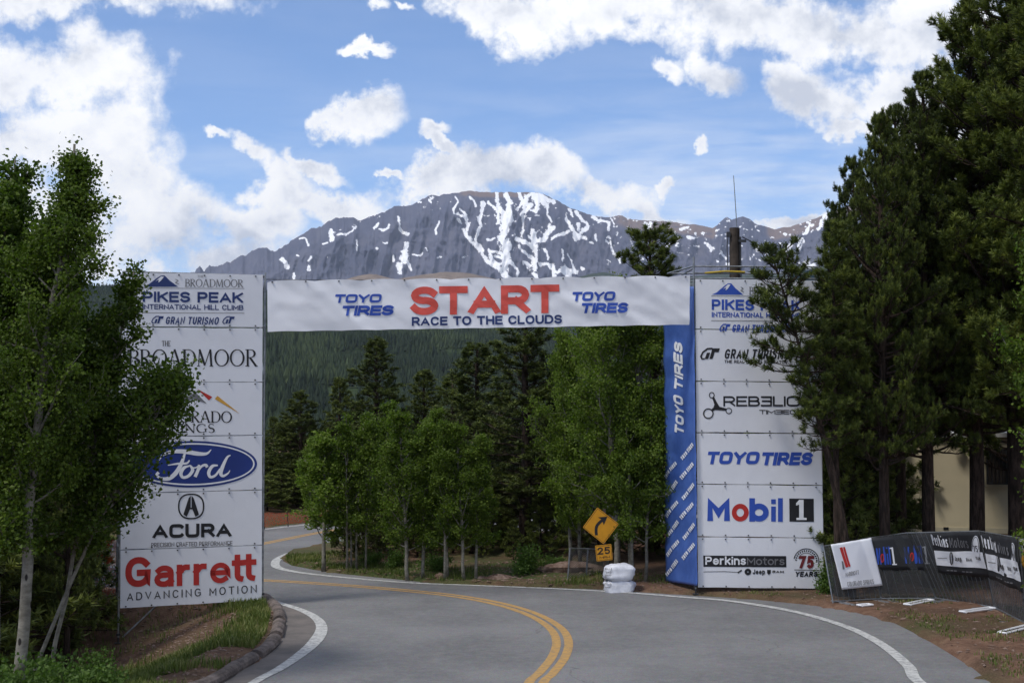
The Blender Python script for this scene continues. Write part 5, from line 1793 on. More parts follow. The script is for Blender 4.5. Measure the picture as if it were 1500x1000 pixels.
f, t = strip_banner(1, 'dark banner with two small blue and red word marks, beside the draped cloth', None or [cq(443, 222), cq(860, 190), cq(905, 430), cq(500, 430)], .05, 2)
sheet(f, [cq(450, 222), cq(858, 186), cq(906, 440), cq(512, 440)], M_FLAG, t, nx=24, ny=8)
for (a, b, c_, d_) in ((482, 288, 578, 405), (676, 278, 800, 398)):
    pr = Print(f, .010); pr.text_axes('M', cq(a + 12, d_), ((c_ - a) * .3 * .2133, -.3), (-3, (b - d_) * .2133), .085); pr.text_axes('bil', cq(a + (c_ - a) * .62, d_), ((c_ - a) * .42 * .2133, -.3), (-3, (b - d_) * .2133), .085, gap=.05); pr.done('blue_lettering', M_ROYAL, t)
    pr = Print(f, .010); x_, y_ = cq(a + (c_ - a) * .45, (b + d_) / 2 + 14); pr.ring(x_, y_, 3.0, 6.6, 1.9, 20); pr.done('red_letter', M_RED, t)
    pr = Print(f, .010); x_, y_ = cq(c_ + 30, d_ - 3); pr.line([(x_, y_), (x_ - 3.2, y_ - 24)], 2.6); pr.line([(x_ - 3, y_ + .4), (x_ + 4, y_ + .2)], 1.8); pr.line([(x_ - 7, y_ - 23), (x_ - 2, y_ - 24)], 1.8); pr.done('numeral', M_WPRINT, t)


def name_banner(k, label, q, tx, seed):
    """black upper strip with name, white lower strip with marks, round badge at the right end"""
    f, t = strip_banner(k, label, q, .075, seed)
    tl, tr, br, bl = [np.array(p, float) for p in q]
    L_ = lambda u_, v_: tuple((tl * (1 - u_) + tr * u_) * (1 - v_) + (bl * (1 - u_) + br * u_) * v_)
    sheet(f, q, M_FLAG, t, nx=26, ny=10)
    pr = Print(f, .008); pr.poly([L_(.01, .44), L_(.99, .44), L_(.99, .80), L_(.01, .80)]); pr.done('white_strip', M_WPRINT, t)
    ax = np.array(L_(.36, .34)) - np.array(L_(.03, .30)); up = np.array(L_(.03, .05)) - np.array(L_(.03, .32))
    pr = Print(f, .014); pr.text_axes('Perkins', L_(.02, .30), ax, up, .085, sq=True); pr.done('white_lettering', M_WPRINT, t)
    ax = np.array(L_(.72, .34)) - np.array(L_(.38, .31))
    pr = Print(f, .014); pr.text_axes('Motors', L_(.38, .34), ax, up * .9, .075, sq=True); pr.done('grey_lettering', M_GREY, t)
    pr = Print(f, .014)
    x_, y_ = L_(.86, .38); rx_ = abs(tr[0] - tl[0]) * .085; ry_ = abs(bl[1] - tl[1]) * .34
    pr.disc(x_, y_, rx_, ry_, 24); pr.done('badge', M_WPRINT, t)
    pr = Print(f, .018); pr.text_axes('75', L_(.81, .44), np.array(L_(.91, .44)) - np.array(L_(.81, .44)), up * .6, .11); pr.ring(x_, y_, rx_ * .9, ry_ * .92, .8, 24, 180, 360)
    pr.text_axes('YEARS', L_(.81, .62), np.array(L_(.92, .62)) - np.array(L_(.81, .62)), up * .3, .12)
    pr.line([L_(.06, .62), L_(.26, .60)], .8); pr.text_axes('Jeep', L_(.42, .66), np.array(L_(.54, .66)) - np.array(L_(.42, .66)), up * .45, .1); pr.text_axes('RAM', L_(.62, .66), np.array(L_(.72, .66)) - np.array(L_(.62, .66)), up * .3, .14)
    x_, y_ = L_(.35, .60); pr.ring(x_, y_, rx_ * .42, ry_ * .5, 1.6, 18); pr.done('small_marks', M_BLACK, t)
    pr = Print(f, .014)
    for u_ in (.2, .27, .34, .5, .57, .64):
        pr.line([L_(u_, .90), L_(u_ + .05, .90)], 1.6)
    pr.done('dash_print', M_GREY, t)
    return t


name_banner(2, 'black and white name banner tied to the long barricade before the trailer', [cq(850, 188), cq(1192, 178), cq(1262, 498), cq(912, 462)], 0, 4)
name_banner(3, 'black and white name banner on the barricade that bends towards the road', [cq(1206, 190), cq(1448, 222), cq(1496, 600), cq(1270, 500)], 0, 6)
f, t = strip_banner(4, 'white banner with an orange blot at the right edge of the photo', [(1492, 788), (1560, 800), (1566, 880), (1500, 862)], .05, 9)
sheet(f, [(1492, 789), (1560, 800), (1570, 880), (1500, 856)], M_WPRINT, t, nx=12, ny=8)
pr = Print(f, .010); pr.disc(1503, 818, 7, 16, 20); pr.done('orange_blot', M_GOLD, t)

# loose white stand feet lying on the verge
for k, (a, b, lab) in enumerate((((1334, 888), (1368, 881), 'white flat metal base lying on the dirt before the long barricade'),
                                 ((1415, 899), (1458, 893), 'larger white metal base at the bend of the barricades'),
                                 ((1263, 889.5), (1279, 888), 'small white metal base beside the first barricade'),
                                 ((1474, 930), (1512, 920), 'white metal base lying nearest the road at the right edge'))):
    p, q = gnd(*a, .07), gnd(*b, .07)
    d = (q - p) / np.linalg.norm(q - p); nrm = np.array([-d[1], d[0], 0])
    t = thing('stand_base', lab, 'stand base', (float(p[0]), float(p[1]), float(p[2])), 'white metal bases on the verge')
    m = MB(); 
    for s_ in (0, .16): m.tube([p + nrm * s_ + [0, 0, .04], q + nrm * s_ + [0, 0, .04]], .022, 6)
    m.part('rail', M_WPRINT, t)
    m = MB(); m.tube([p + [0, 0, .04], p + nrm * .16 + [0, 0, .04]], .022, 6); m.tube([q + [0, 0, .04], q + nrm * .16 + [0, 0, .04]], .022, 6); m.part('end_bar', M_WPRINT, t)

# ------------------------------------------------------------ trailer
TY = 40.0
ta_ = at(1297, 778, TY); tb_ = at(1640, 778, TY - 1.2)
dx = tb_ - ta_; LT = np.linalg.norm(dx[:2]); ang = math.atan2(dx[1], dx[0])
t = thing('site_trailer', 'cream site trailer raised on blocks behind the pine trunks', 'trailer', (float(ta_[0]), float(ta_[1]), float(ta_[2])), rz=ang)
def tpart(name, boxes, mat):
    m = MB()
    for a, b in boxes: m.box(a, b)
    return link(name, m.mesh(name, [mat]), t)
HT = 2.75
tpart('wall', [((0, 0, 0), (LT, 3.2, HT))], M_CREAM)
for k in range(1, 6): tpart('panel_seam', [((k * 1.25 - .012, -.006, .16), (k * 1.25 + .012, .0, HT - .1))], M_TRIM)
tpart('bottom_trim', [((-.02, -.035, 0), (LT, -.003, .15))], M_TRIM)
tpart('roof', [((-.1, -.12, HT + .002), (LT, 3.4, HT + .12))], M_ROOF)
tpart('chassis', [((.2, .3, -.28), (LT, .42, -.01)), ((.2, 2.6, -.28), (LT, 2.72, -.01))], M_DSTEEL)
for k in range(4): tpart('support_block', [((.3 + k * 2.0, .2, -.75), (.65 + k * 2.0, .6, -.285))], M_STONE)
tpart('vent', [((1.62, -.05, .10 - .02), (1.76, -.036, .155))], M_BLACK)
wx0 = (1438 - 750) / F * TY - ta_[0]
w_ = link('window', (lambda m: (m.box((wx0, -.05, 1.45), (wx0 + .6, -.03, 2.4)), m.mesh('window', [M_GLASS]))[1])(MB()), t)
def wsub(name, boxes, mat):
    m = MB()
    for a, b in boxes: m.box(a, b)
    return link(name, m.mesh(name, [mat]), w_)
wsub('window_frame', [((wx0 - .05, -.07, 1.40), (wx0 - .002, -.02, 2.45)), ((wx0 + .602, -.07, 1.40), (wx0 + .65, -.02, 2.45)), ((wx0 - .002, -.07, 1.40), (wx0 + .602, -.02, 1.448)), ((wx0 - .002, -.07, 2.402), (wx0 + .602, -.02, 2.45))], M_DSTEEL)
wsub('window_bars', [((wx0 + .1 * i - .012, -.085, 1.45), (wx0 + .1 * i + .012, -.072, 2.4)) for i in range(1, 6)], M_DSTEEL)
wsub('window_sill', [((wx0 - .1, -.11, 1.33), (wx0 + .7, -.0, 1.375))], M_TRIM)

# lattice mast beside the right tower
lx = at(1229, 790, 33.2)[0]
g_ = gz1(lx, 33.2)
t = thing('lattice_mast', 'slim dark triangular lattice mast between the right tower and the pines', 'mast', (float(lx), 33.2, g_))
th = [(-.13, 0), (.13, .0), (0, .22)]
m = MB()
for a, b in th: m.tube([(lx + a, 33.2 + b, g_), (lx + a, 33.2 + b, 4.6)], .018, 6)
m.part('leg_tubes', M_DSTEEL, t)
m = MB()
z = g_ + .1; s_ = 0
while z < 4.4:
    for i in range(3):
        a, b = th[i], th[(i + 1) % 3]
        if s_: a, b = b, a
        m.tube([(lx + a[0], 33.2 + a[1], z), (lx + b[0], 33.2 + b[1], z + .2)], .009, 4, False)
    s_ = 1 - s_; z += .2
m.part('lacing', M_DSTEEL, t)

# utility pole with whip aerial and cable
py_ = 36.5
pb = at(1077.5, 600, py_)
t = thing('utility_pole', 'rough dark timber utility pole rising behind the right tower', 'pole', (float(pb[0]), py_, gz1(pb[0], py_)))
ztp = at(1078, 334, py_)[2]
m = MB(); m.tube([(pb[0], py_, t.location.z - .1), (pb[0], py_, 4), (pb[0] + .01, py_, ztp)], [.17, .155, .135], 14); m.part('shaft', M_POLE, t)
m = MB(); m.tube([(pb[0] + .17, py_ - .12, 1.0), (pb[0] + .15, py_ - .10, ztp - .25)], .022, 6); m.part('conduit', M_DSTEEL, t)
m = MB(); m.tube([(pb[0] - .17, py_ - .1, ztp - .12), (pb[0] - .21, py_ - .1, ztp - .5), (pb[0] - .19, py_ - .1, ztp - 1.2)], .014, 6); m.box((pb[0] - .22, py_ - .14, ztp - .25), (pb[0] - .12, py_ - .04, ztp - .12)); m.part('cable_loop', M_DSTEEL, t)
m = MB(); m.box((pb[0] + .1, py_ - .16, ztp - .4), (pb[0] + .3, py_ - .1, ztp - .33)); m.part('bracket', M_DSTEEL, t)
zt2 = at(1078, 258, py_)[2]
m = MB(); m.tube([(pb[0] + .06, py_ - .1, ztp - .3), (pb[0] + .04, py_ - .1, ztp + .35), (pb[0] - .02, py_ - .1, zt2)], [.016, .013, .010], 6)
tag(link('whip_aerial', m.mesh('whip_aerial', [M_STEEL])), 'thin whip aerial standing up from the utility pole top', 'aerial')
a, b = at(1087, 347, py_ - .12), at(1190, 380, 36.0)
b2_ = a + (b - a) * 3.2
K = np.linspace(0, 1, 24)[:, None]
m = MB(); m.tube(a + (b2_ - a) * K - np.array([0, 0, 1.0]) * .35 * np.sin(K * PI) + np.array([0, 0, .35]) * K * 0, .016, 5)
tag(link('overhead_cable', m.mesh('overhead_cable', [M_DSTEEL])), 'dark sagging cable from the utility pole into the pines', 'cable')

# orange safety netting
def netting(label, pts, group):
    t = thing('safety_netting', label, 'safety fence', tuple(np.array(pts[0][1], float)), group)
    top = smooth_line([p[0] for p in pts], 8); bot = smooth_line([p[1] for p in pts], 8)
    n = len(top)
    r_ = np.random.RandomState(4)
    top[:, 2] += (fbm(np.arange(n) * .4, np.zeros(n), 8, 3) - .5) * .12
    dpt = (fbm(np.arange(n) * .5, np.zeros(n), 18, 3) - .5) * .15
    md = (top + bot) / 2; md[:, 1] += dpt
    m = MB(); m.add(np.vstack([top, md, bot]), [[i, i + 1, n + i + 1, n + i] for i in range(n - 1)] + [[n + i, n + i + 1, 2 * n + i + 1, 2 * n + i] for i in range(n - 1)])
    m.part('net', M_ORANGE, t)
    for i in range(0, n, 8):
        m = MB(); m.tube([bot[i] - [0, -.03, .1], top[i] + [0, .03, .06]], .02, 6); m.part('stake', M_DSTEEL, t)


pp = []
for (x, yt_, yb_) in ((340, 755, 780), (385, 751.5, 772), (420, 750, 768), (452, 751, 765), (490, 752, 762), (540, 750, 758)):
    b = gnd(x, yb_, .12); b[1] += .3
    pp.append((at(x, yt_, b[1]), b))
netting('long orange safety netting along the outer edge of the far bend', pp, 'orange safety netting')
pp = [(at(112, 815, 31.9), at(116, 868, 31.9)), (at(145, 796, 31.5), at(146, 870, 31.5)), (at(172, 788, 31.2), at(174, 874, 31.2)), (at(200, 790, 31.0), at(204, 878, 31.0))]
netting('short orange safety netting seen left of the left tower between trunks', pp, 'orange safety netting')

# rocks and low bank by the far road edge
def rock(label, c, r, seed, cat='rock', group=None, sq=(1, 1, .7)):
    nu, nv = 14, 9
    th = np.linspace(0, 2 * PI, nu, endpoint=False)[None, :]; ph = np.linspace(-PI / 2, PI / 2, nv)[:, None]
    k = 1 + (fbm(np.cos(th) * 1.4 + seed, np.sin(th) * 1.4 + ph, seed, 3) - .5) * .8
    v = np.stack([np.cos(ph) * np.cos(th) * r * sq[0] * k, np.cos(ph) * np.sin(th) * r * sq[1] * k, np.sin(ph) * r * sq[2] * k + 0 * th], -1).reshape(-1, 3)
    i = np.arange(nv - 1)[:, None] * nu; j = np.arange(nu)[None, :]; j2 = (j + 1) % nu
    m = MB(); m.add(v, np.stack([i + j, i + j2, i + nu + j2, i + nu + j], -1).reshape(-1, 4))
    return tag(link('rock', m.mesh('rock', [M_STONE]), None, tuple(c)), label, cat, group)


p = gnd(642, 853); rock('rounded pale red rock at the foot of the paired aspen trunks', (p[0], p[1] + .3, .08), .17, 3)
p = gnd(736, 856); rock('long low red rock on the far road verge left of the small green sapling', (p[0] - .15, p[1] + .55, .04), .17, 5, sq=(2.6, 1, .8))
p = gnd(703, 856); rock('small red rock at the left end of the long low rock', (p[0], p[1] + .6, .04), .12, 9, sq=(1.6, 1, .8))
p = gnd(900, 862); rock('broad red rock behind the curve sign under the tall aspens', (p[0] - .9, p[1] + 2.2, .2), .3, 12, sq=(3.0, 1, .7))

# ------------------------------------------------------------ trees
def unit(v): return v / (np.linalg.norm(v, axis=-1, keepdims=True) + 1e-9)


def rand_unit(rs, n):
    return unit(rs.normal(size=(n, 3)))


def leaf_mesh(name, cen, size, rs, mat, tint, up=0.4):
    """small diamond leaves, two triangles each"""
    n = len(cen)
    nrm = unit(rand_unit(rs, n) + np.array([0, 0, up]))
    a = unit(np.cross(nrm, rand_unit(rs, n))); b = np.cross(nrm, a)
    s = (size * rs.uniform(0.65, 1.25, n))[:, None]
    bend = nrm * s * 0.18
    v = np.stack([cen + a * s * .55, cen + b * s * .46 + bend, cen - a * s * .5, cen - b * s * .46 + bend], 1).reshape(-1, 3)
    i = np.arange(n) * 4
    q = np.stack([i, i + 1, i + 2, i + 3], 1)
    return mesh_np(name, v, q, [mat], {'tint': np.repeat(tint, 4)})


def limb(p0, d0, L, n, rs, curl=0.25, up=0.0):
    """a wandering limb: points"""
    P = [np.array(p0, float)]; d = np.array(d0, float)
    for k in range(n):
        d = d + rs.normal(0, curl / n ** .5, 3) + np.array([0, 0, up / n])
        d /= np.linalg.norm(d)
        P.append(P[-1] + d * L / n)
    return np.array(P)


def aspen_meshes(seed, h, cb, Rm, nleaf, lsize, r0=.09, lean=(0, 0), prof=None, nb=30, mat=None, stems=None, sig=.2, vis_low=0.0, skew=0.0):
    """returns (trunk mesh, branch mesh, crown mesh) standing at the origin"""
    rs = np.random.RandomState(seed)
    tr, br = MB(), MB()
    cl = []; cd = []
    stems = stems or [(0, 0, 1.0, lean[0], lean[1])]
    for (sx, sy, sh, lx_, ly_) in stems:
        hh = h * sh
        n = 12
        t = np.linspace(0, 1, n)
        wob = np.cumsum(rs.normal(0, .035, (n, 2)) * hh / n * 1.4, 0)
        T_ = np.stack([sx + lx_ * t ** 1.3 + wob[:, 0] - wob[0, 0], sy + ly_ * t ** 1.3 + wob[:, 1] - wob[0, 1], hh * t - .15 * (t == 0)], 1)
        tr.tube(T_, r0 * sh * (1 - t * .9) ** .85 * np.where(t == 0, 1.25, 1) + .006, 9)
        nbk = int(nb * sh)
        for k in range(nbk):
            z = cb + (hh * .97 - cb) * ((k + rs.uniform(0, 1)) / nbk)
            zn = (z - cb) / (hh - cb)
            rr = (prof(zn) if prof else math.sin(PI * min(1, (zn * .86 + .12)) ** .8) ** .7) * Rm * sh
            L = max(.18, rr * rs.uniform(.55, 1.25))
            az_ = k * 2.399 + rs.normal(0, .4)
            el = rs.uniform(.25, .85) + zn * .45
            if skew: L *= 1 + skew * math.cos(az_)
            p0 = np.array([np.interp(z - .25 * L, T_[:, 2], T_[:, i]) for i in range(3)])
            p0[2] = max(.3, z - .25 * L)
            P = limb(p0, (math.cos(az_) * math.cos(el), math.sin(az_) * math.cos(el), math.sin(el)), L * 1.12, 6, rs, .35, .25)
            br.tube(P, np.linspace(.012 + .012 * L, .004, 7), 5, False)
            ns = max(3, int(4 + L * 3.2))
            for j in range(ns):
                u_ = rs.uniform(.3, 1)
                q0 = P[0] + (P[-1] - P[0]) * u_
                i0 = min(5, int(u_ * 6)); q0 = P[i0] + (P[i0 + 1] - P[i0]) * (u_ * 6 - i0)
                d = unit(rand_unit(rs, 1)[0] * .9 + unit(P[-1] - P[0]) * .8 + np.array([0, 0, .25]))
                l2 = L * rs.uniform(.18, .42)
                Q = limb(q0, d, l2, 3, rs, .3, .1)
                br.tube(Q, np.linspace(.007, .003, 4), 3, False)
                for w in (Q[-1], Q[2], Q[1]):
                    cl.append(w); cd.append(u_)
            cl.append(P[-1]); cd.append(1)
        cl.append(T_[-1]); cl.append(T_[-2]); cd += [1, 1]
    cl = np.array(cl); m = len(cl)
    w = rs.gamma(2.0, 1, m); w /= w.sum()
    pick = rs.choice(m, nleaf, p=w)
    cen = cl[pick] + np.clip(rs.normal(0, 1, (nleaf, 3)), -1.5, 1.5) * np.array([sig, sig, sig * .8]) * rs.uniform(.3, 1.0, (nleaf, 1))
    ct = np.clip(rs.normal(.45, .2, m), 0, 1)
    tint = np.clip(ct[pick] + rs.normal(0, .14, nleaf), 0, 1)
    keep = cen[:, 2] > max(.1, cb * .75)
    cen, tint = cen[keep], tint[keep]
    return tr.mesh('trunk', [M_ABARK], smooth=True), br.mesh('branches', [M_ABARK]), leaf_mesh('crown', cen, lsize, rs, mat or M_ASPEN, tint)


def pine_meshes(seed, h, cb, Rm, nbrush, need, nlen, nwid, r0=.16, blen=.13, mat=None, prof=None, lean=(0, 0), bark=M_PBARK, droop=-.05, tier=None):
    """pine with needle brushes at twig ends"""
    rs = np.random.RandomState(seed)
    tr, br = MB(), MB()
    n = 14; t = np.linspace(0, 1, n)
    wob = np.cumsum(rs.normal(0, .02, (n, 2)) * h / n, 0)
    T_ = np.stack([lean[0] * t ** 1.5 + wob[:, 0] - wob[0, 0], lean[1] * t ** 1.5 + wob[:, 1] - wob[0, 1], h * t - .2 * (t == 0)], 1)
    tr.tube(T_, r0 * (1 - .93 * t) ** .8 * np.where(t == 0, 1.2, 1) + .01, 12)
    base = []; dirs = []; wts = []
    nbk = int((h - cb) / (tier or .22) * 4.2)
    for k in range(nbk):
        zn = (k + rs.uniform(0, 1)) / nbk
        z = cb + (h * .99 - cb) * zn
        rr = (prof(zn) if prof else (1 - zn) ** .75 * (0.55 + .45 * min(1, zn * 4 + .4))) * Rm
        L = max(.12, rr * rs.uniform(.55, 1.12))
        az_ = k * 2.399 + rs.normal(0, .5)
        el = droop + zn * .5 + rs.normal(0, .14)
        p0 = np.array([np.interp(z, T_[:, 2], T_[:, i]) for i in range(3)])
        P = limb(p0, (math.cos(az_) * math.cos(el), math.sin(az_) * math.cos(el), math.sin(el)), L, 6, rs, .22, .5)
        br.tube(P, np.linspace(.010 + .016 * L, .006, 7), 5, False)
        ns = max(3, int(L * 8))
        for j in range(ns):
            u_ = 1 - rs.uniform(0, .72) ** 1.2
            i0 = min(5, int(u_ * 6)); q0 = P[i0] + (P[i0 + 1] - P[i0]) * (u_ * 6 - i0)
            ax = unit(P[-1] - P[0]); sd_ = unit(np.cross(ax, [0, 0, 1.0])) * rs.choice([-1, 1])
            d = unit(ax * .75 + sd_ * rs.uniform(.3, 1.0) + np.array([0, 0, rs.uniform(-.05, .55)]))
            l2 = (.16 + L * .26 * (1.2 - u_)) * rs.uniform(.6, 1.3)
            Q = limb(q0, d, l2, 3, rs, .3, .35)
            br.tube(Q, np.linspace(.008, .004, 4), 3, False)
            m_ = rs.randint(2, 5)
            for _ in range(m_):
                base.append(Q[rs.randint(2, 4)] + rs.normal(0, .02, 3)); dirs.append(unit(unit(Q[-1] - Q[0]) + rand_unit(rs, 1)[0] * .55 + np.array([0, 0, .55])))
        base.append(P[-1]); dirs.append(unit(P[-1] - P[-2] + np.array([0, 0, .05])))
    for _ in range(5):
        base.append(T_[-1] + rs.normal(0, .05, 3)); dirs.append(unit(np.array([0, 0, 1.0]) + rs.normal(0, .35, 3)))
    base = np.array(base); dirs = np.array(dirs)
    if len(base) > nbrush:
        s_ = rs.choice(len(base), nbrush, replace=False); base, dirs = base[s_], dirs[s_]
    m = len(base)
    L = blen * rs.uniform(.6, 1.15, m)
    e1 = unit(np.cross(dirs, rand_unit(rs, m))); e2 = np.cross(dirs, e1)
    # needles
    u_ = rs.uniform(0, 1, (m, need)); th = rs.uniform(0, 2 * PI, (m, need))
    rad = e1[:, None] * np.cos(th)[..., None] + e2[:, None] * np.sin(th)[..., None]
    o = base[:, None] + dirs[:, None] * (L[:, None] * u_)[..., None]
    dn = unit(rad * (1.05 - .35 * u_[..., None]) + dirs[:, None] * (.35 + .5 * u_[..., None]))
    ln = (nlen * rs.uniform(.7, 1.15, (m, need)))[..., None]
    sd_ = unit(np.cross(dn, rand_unit(rs, m * need).reshape(m, need, 3))) * nwid / 2
    v = np.stack([o - sd_, o + sd_, o + dn * ln], 2).reshape(-1, 3)
    f = np.arange(m * need * 3).reshape(-1, 3)
    bt = np.clip(rs.normal(.42, .22, m), 0, 1)
    tint = np.clip(bt[:, None] + (u_ - .5) * .35 + rs.normal(0, .08, (m, need)), 0, 1)
    tint = np.repeat(tint.ravel(), 3)
    return tr.mesh('trunk', [bark], smooth=True), br.mesh('branches', [bark]), mesh_np('crown', v, f, [mat or M_PINE], {'tint': tint})


def plant_tree(name, label, cat, x, y, meshes, s=1.0, rz=0.0, group=None, z=None, sz=None, tilt=0.0):
    z = gz1(x, y) if z is None else z
    t = thing(name, label, cat, (x, y, z), group, rz)
    t.scale = (s, s, sz or s)
    t.rotation_euler = (tilt, 0, rz)
    for nm, me in zip(('trunk', 'branches', 'crown'), meshes):
        o = link(nm, me, t)
    return t


def fit(px, top, Y):
    """ground x and tree height for an apex at a photograph point"""
    p = at(px, top, Y)
    return float(p[0]), float(p[2]) - gz1(float(p[0]), Y)


# ---- near left aspens
GA = 'tall aspens on the near left bank'
def spot(name, px, top, Y, base_h, meshes, rz, label, group, cat='aspen', w=1.0):
    x, h = fit(px, top, Y)
    s = h / base_h
    return plant_tree(name, label, cat, x, Y, meshes, s * w, rz, group, sz=s)


def prof_a(z): return (math.sin(PI * min(1.0, (.14 + .84 * z)) ** .8) ** .8) * (1.05 - .35 * z)
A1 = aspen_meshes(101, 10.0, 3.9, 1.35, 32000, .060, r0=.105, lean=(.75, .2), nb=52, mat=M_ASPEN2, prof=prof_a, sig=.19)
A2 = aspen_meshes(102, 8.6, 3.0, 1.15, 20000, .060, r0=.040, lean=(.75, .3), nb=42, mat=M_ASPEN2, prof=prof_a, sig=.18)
x, h = fit(72, 190, 20.5); xb = at(22, 900, 20.5)[0]
t = plant_tree('aspen_tree', 'tallest aspen at the left with a pale knotted trunk and a ragged leafy top', 'aspen', float(xb), 20.5, A1, h / 10, 0.0, GA, sz=h / 10)
x, h = fit(104, 255, 21.6)
plant_tree('aspen_tree', 'aspen just right of the tallest one, its shoulder lower against the cloud', 'aspen', x - .75, 21.6, A2, h / 8.6 * 1.0, 0.0, GA, sz=h / 8.6)
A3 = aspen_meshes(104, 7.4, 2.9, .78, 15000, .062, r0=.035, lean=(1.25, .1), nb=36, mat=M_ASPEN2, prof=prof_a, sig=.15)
x, h = fit(190, 345, 22.3)
plant_tree('aspen_tree', 'narrow aspen whose tip stands just left of the topmost left banner', 'aspen', x - 1.25, 22.3, A3, h / 7.4, 0, GA, sz=h / 7.4)
x, h = fit(18, 238, 22.6)
plant_tree('aspen_tree', 'thin trunked aspen cut by the left edge of the photo', 'aspen', x - .1, 22.6, A2, h / 8.6 * 1.0, 5.0, GA, sz=h / 8.6)
x, h = fit(-60, 250, 20.8)
plant_tree('aspen_tree', 'aspen just outside the left edge whose leaves reach into the photo', 'aspen', x, 20.8, A2, h / 8.6 * 1.1, .7, GA, sz=h / 8.6)
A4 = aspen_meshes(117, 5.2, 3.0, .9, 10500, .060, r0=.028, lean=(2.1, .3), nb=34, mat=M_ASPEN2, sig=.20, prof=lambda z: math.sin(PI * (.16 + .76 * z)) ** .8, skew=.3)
x, h = fit(215, 462, 22.0); xb = at(28, 800, 22.0)[0]
plant_tree('aspen_tree', 'low aspen leaning right so that its leaves cover the middle left banners', 'aspen', float(xb), 22.0, A4, h / 5.2, 0.0, GA, sz=h / 5.2)
x, h = fit(-20, 520, 20.6)
plant_tree('aspen_tree', 'short leafy aspen in front of the tall ones, below the banner level', 'aspen', x - 1.1, 20.6, A4, h / 5.2 * .9, .5, GA, sz=h / 5.2)
x, h = fit(-10, 560, 23.6)
plant_tree('aspen_tree', 'short aspen in deep shade between the tallest trunk and the left banners', 'aspen', x - .4, 23.6, A4, h / 5.2 * 1.0, 2.5, GA, sz=h / 5.2)

# ---- pines: shared meshes
def prof_r(z): return (1 - z) ** .62 * (.72 + .28 * min(1, z * 3))
P1 = pine_meshes(201, 10.5, 2.7, 2.9, 10500, 36, .105, .018, tier=.165, r0=.20, mat=M_PINE, prof=prof_r)
P2 = pine_meshes(202, 12.5, 3.1, 2.9, 11000, 36, .105, .018, tier=.165, r0=.21, mat=M_PINE, prof=prof_r)
P3 = pine_meshes(203, 8.0, .9, 1.7, 6500, 18, .125, .028, r0=.12, mat=M_PINE2, prof=prof_r)
P4 = pine_meshes(204, 9.0, 1.2, 1.7, 6500, 18, .125, .028, r0=.13, mat=M_PINE2, prof=prof_r)
P5 = pine_meshes(205, 7.0, .8, 1.4, 3200, 12, .15, .042, r0=.10, mat=M_PINE2)
P6 = pine_meshes(206, 9.0, 1.6, 1.8, 3200, 12, .15, .042, r0=.13, mat=M_PINE)

GP = 'big pines on the right behind the barricades'
def pine(px, top, Y, meshes, bh, rz, label, group, w=1.0, name='pine_tree'):
    x, h = fit(px, top, Y)
    s = h / bh
    return plant_tree(name, label, 'pine', x, Y, meshes, s * w, rz, group, sz=s)


pine(1288, 175, 31.4, P1, 10.5, 0.4, 'pine whose boughs reach over the upper banners of the right tower', GP, .62)
pine(1350, 112, 32.6, P2, 12.5, 2.0, 'pine with a slim bare trunk before the left end of the cream trailer', GP, .78)
pine(1252, 240, 33.6, P1, 10.5, 2.7, 'pine rising directly behind the right edge of the right tower', GP, .62)
pine(1312, 160, 35.2, P2, 12.5, 5.1, 'pine between the right tower and the trailer, set behind the others', GP, .72)
pine(1418, 10, 33.2, P2, 12.5, 4.1, 'pine with the thickest trunk, standing before the middle of the trailer', GP, .82)
pine(1478, -90, 32.8, P1, 10.5, 5.3, 'pine with a rough trunk right of the barred trailer window', GP, 1.0)
pine(1530, -60, 36.5, P2, 12.5, .3, 'pine behind the tallest one, closing the gap at the right edge', GP, .95)
pine(1560, -160, 31.4, P2, 12.5, 1.2, 'tallest pine, filling the upper right corner of the photo', GP, 1.05)
pine(1480, 40, 38.6, P3, 8.0, 1.2, 'pine standing farther back between the trailer and the tallest pine', GP, .8)
P9 = pine_meshes(210, 7.6, 3.3, 1.1, 2600, 30, .115, .017, r0=.08, mat=M_PINE)
pine(1222, 335, 31.0, P9, 7.6, 3.3, 'small pine close to the right tower, boughs over its right edge', GP, .9)

x, h = fit(1140, 384, 30.4)
plant_tree('pine_tree', 'slim pine leaning in front of the right tower, its tip above the guard rail', 'pine', float(at(1243, 860, 30.9)[0]), 30.9,
           pine_meshes(208, 7.0, 4.55, 1.25, 2600, 30, .105, .018, r0=.05, mat=M_PINE, prof=lambda z: .9 - .5 * z, lean=(-1.6, -.3)), h / 7.0, 0, GP, sz=h / 7.0)
plant_tree('pine_tree', 'thin young pine crossing the right edge of the third and fourth right banners', 'pine', float(at(1250, 860, 30.6)[0]), 30.6,
           pine_meshes(209, 5.0, 3.25, .85, 900, 26, .105, .017, r0=.06, mat=M_PINE, prof=lambda z: .95 - .5 * z, lean=(-1.1, -.3)), 1.0, 0, GP)

# bright young tree at the right edge
A5 = aspen_meshes(131, 7.0, 1.0, 1.0, 26000, .06, r0=.05, nb=44, mat=M_ASPEN, sig=.15)
x, h = fit(1545, 300, 22.0)
plant_tree('young_aspen', 'bright green young tree showing only its leafy side at the right edge', 'aspen', x, 22.0, A5, h / 7 * .9, .3, None, sz=h / 7)

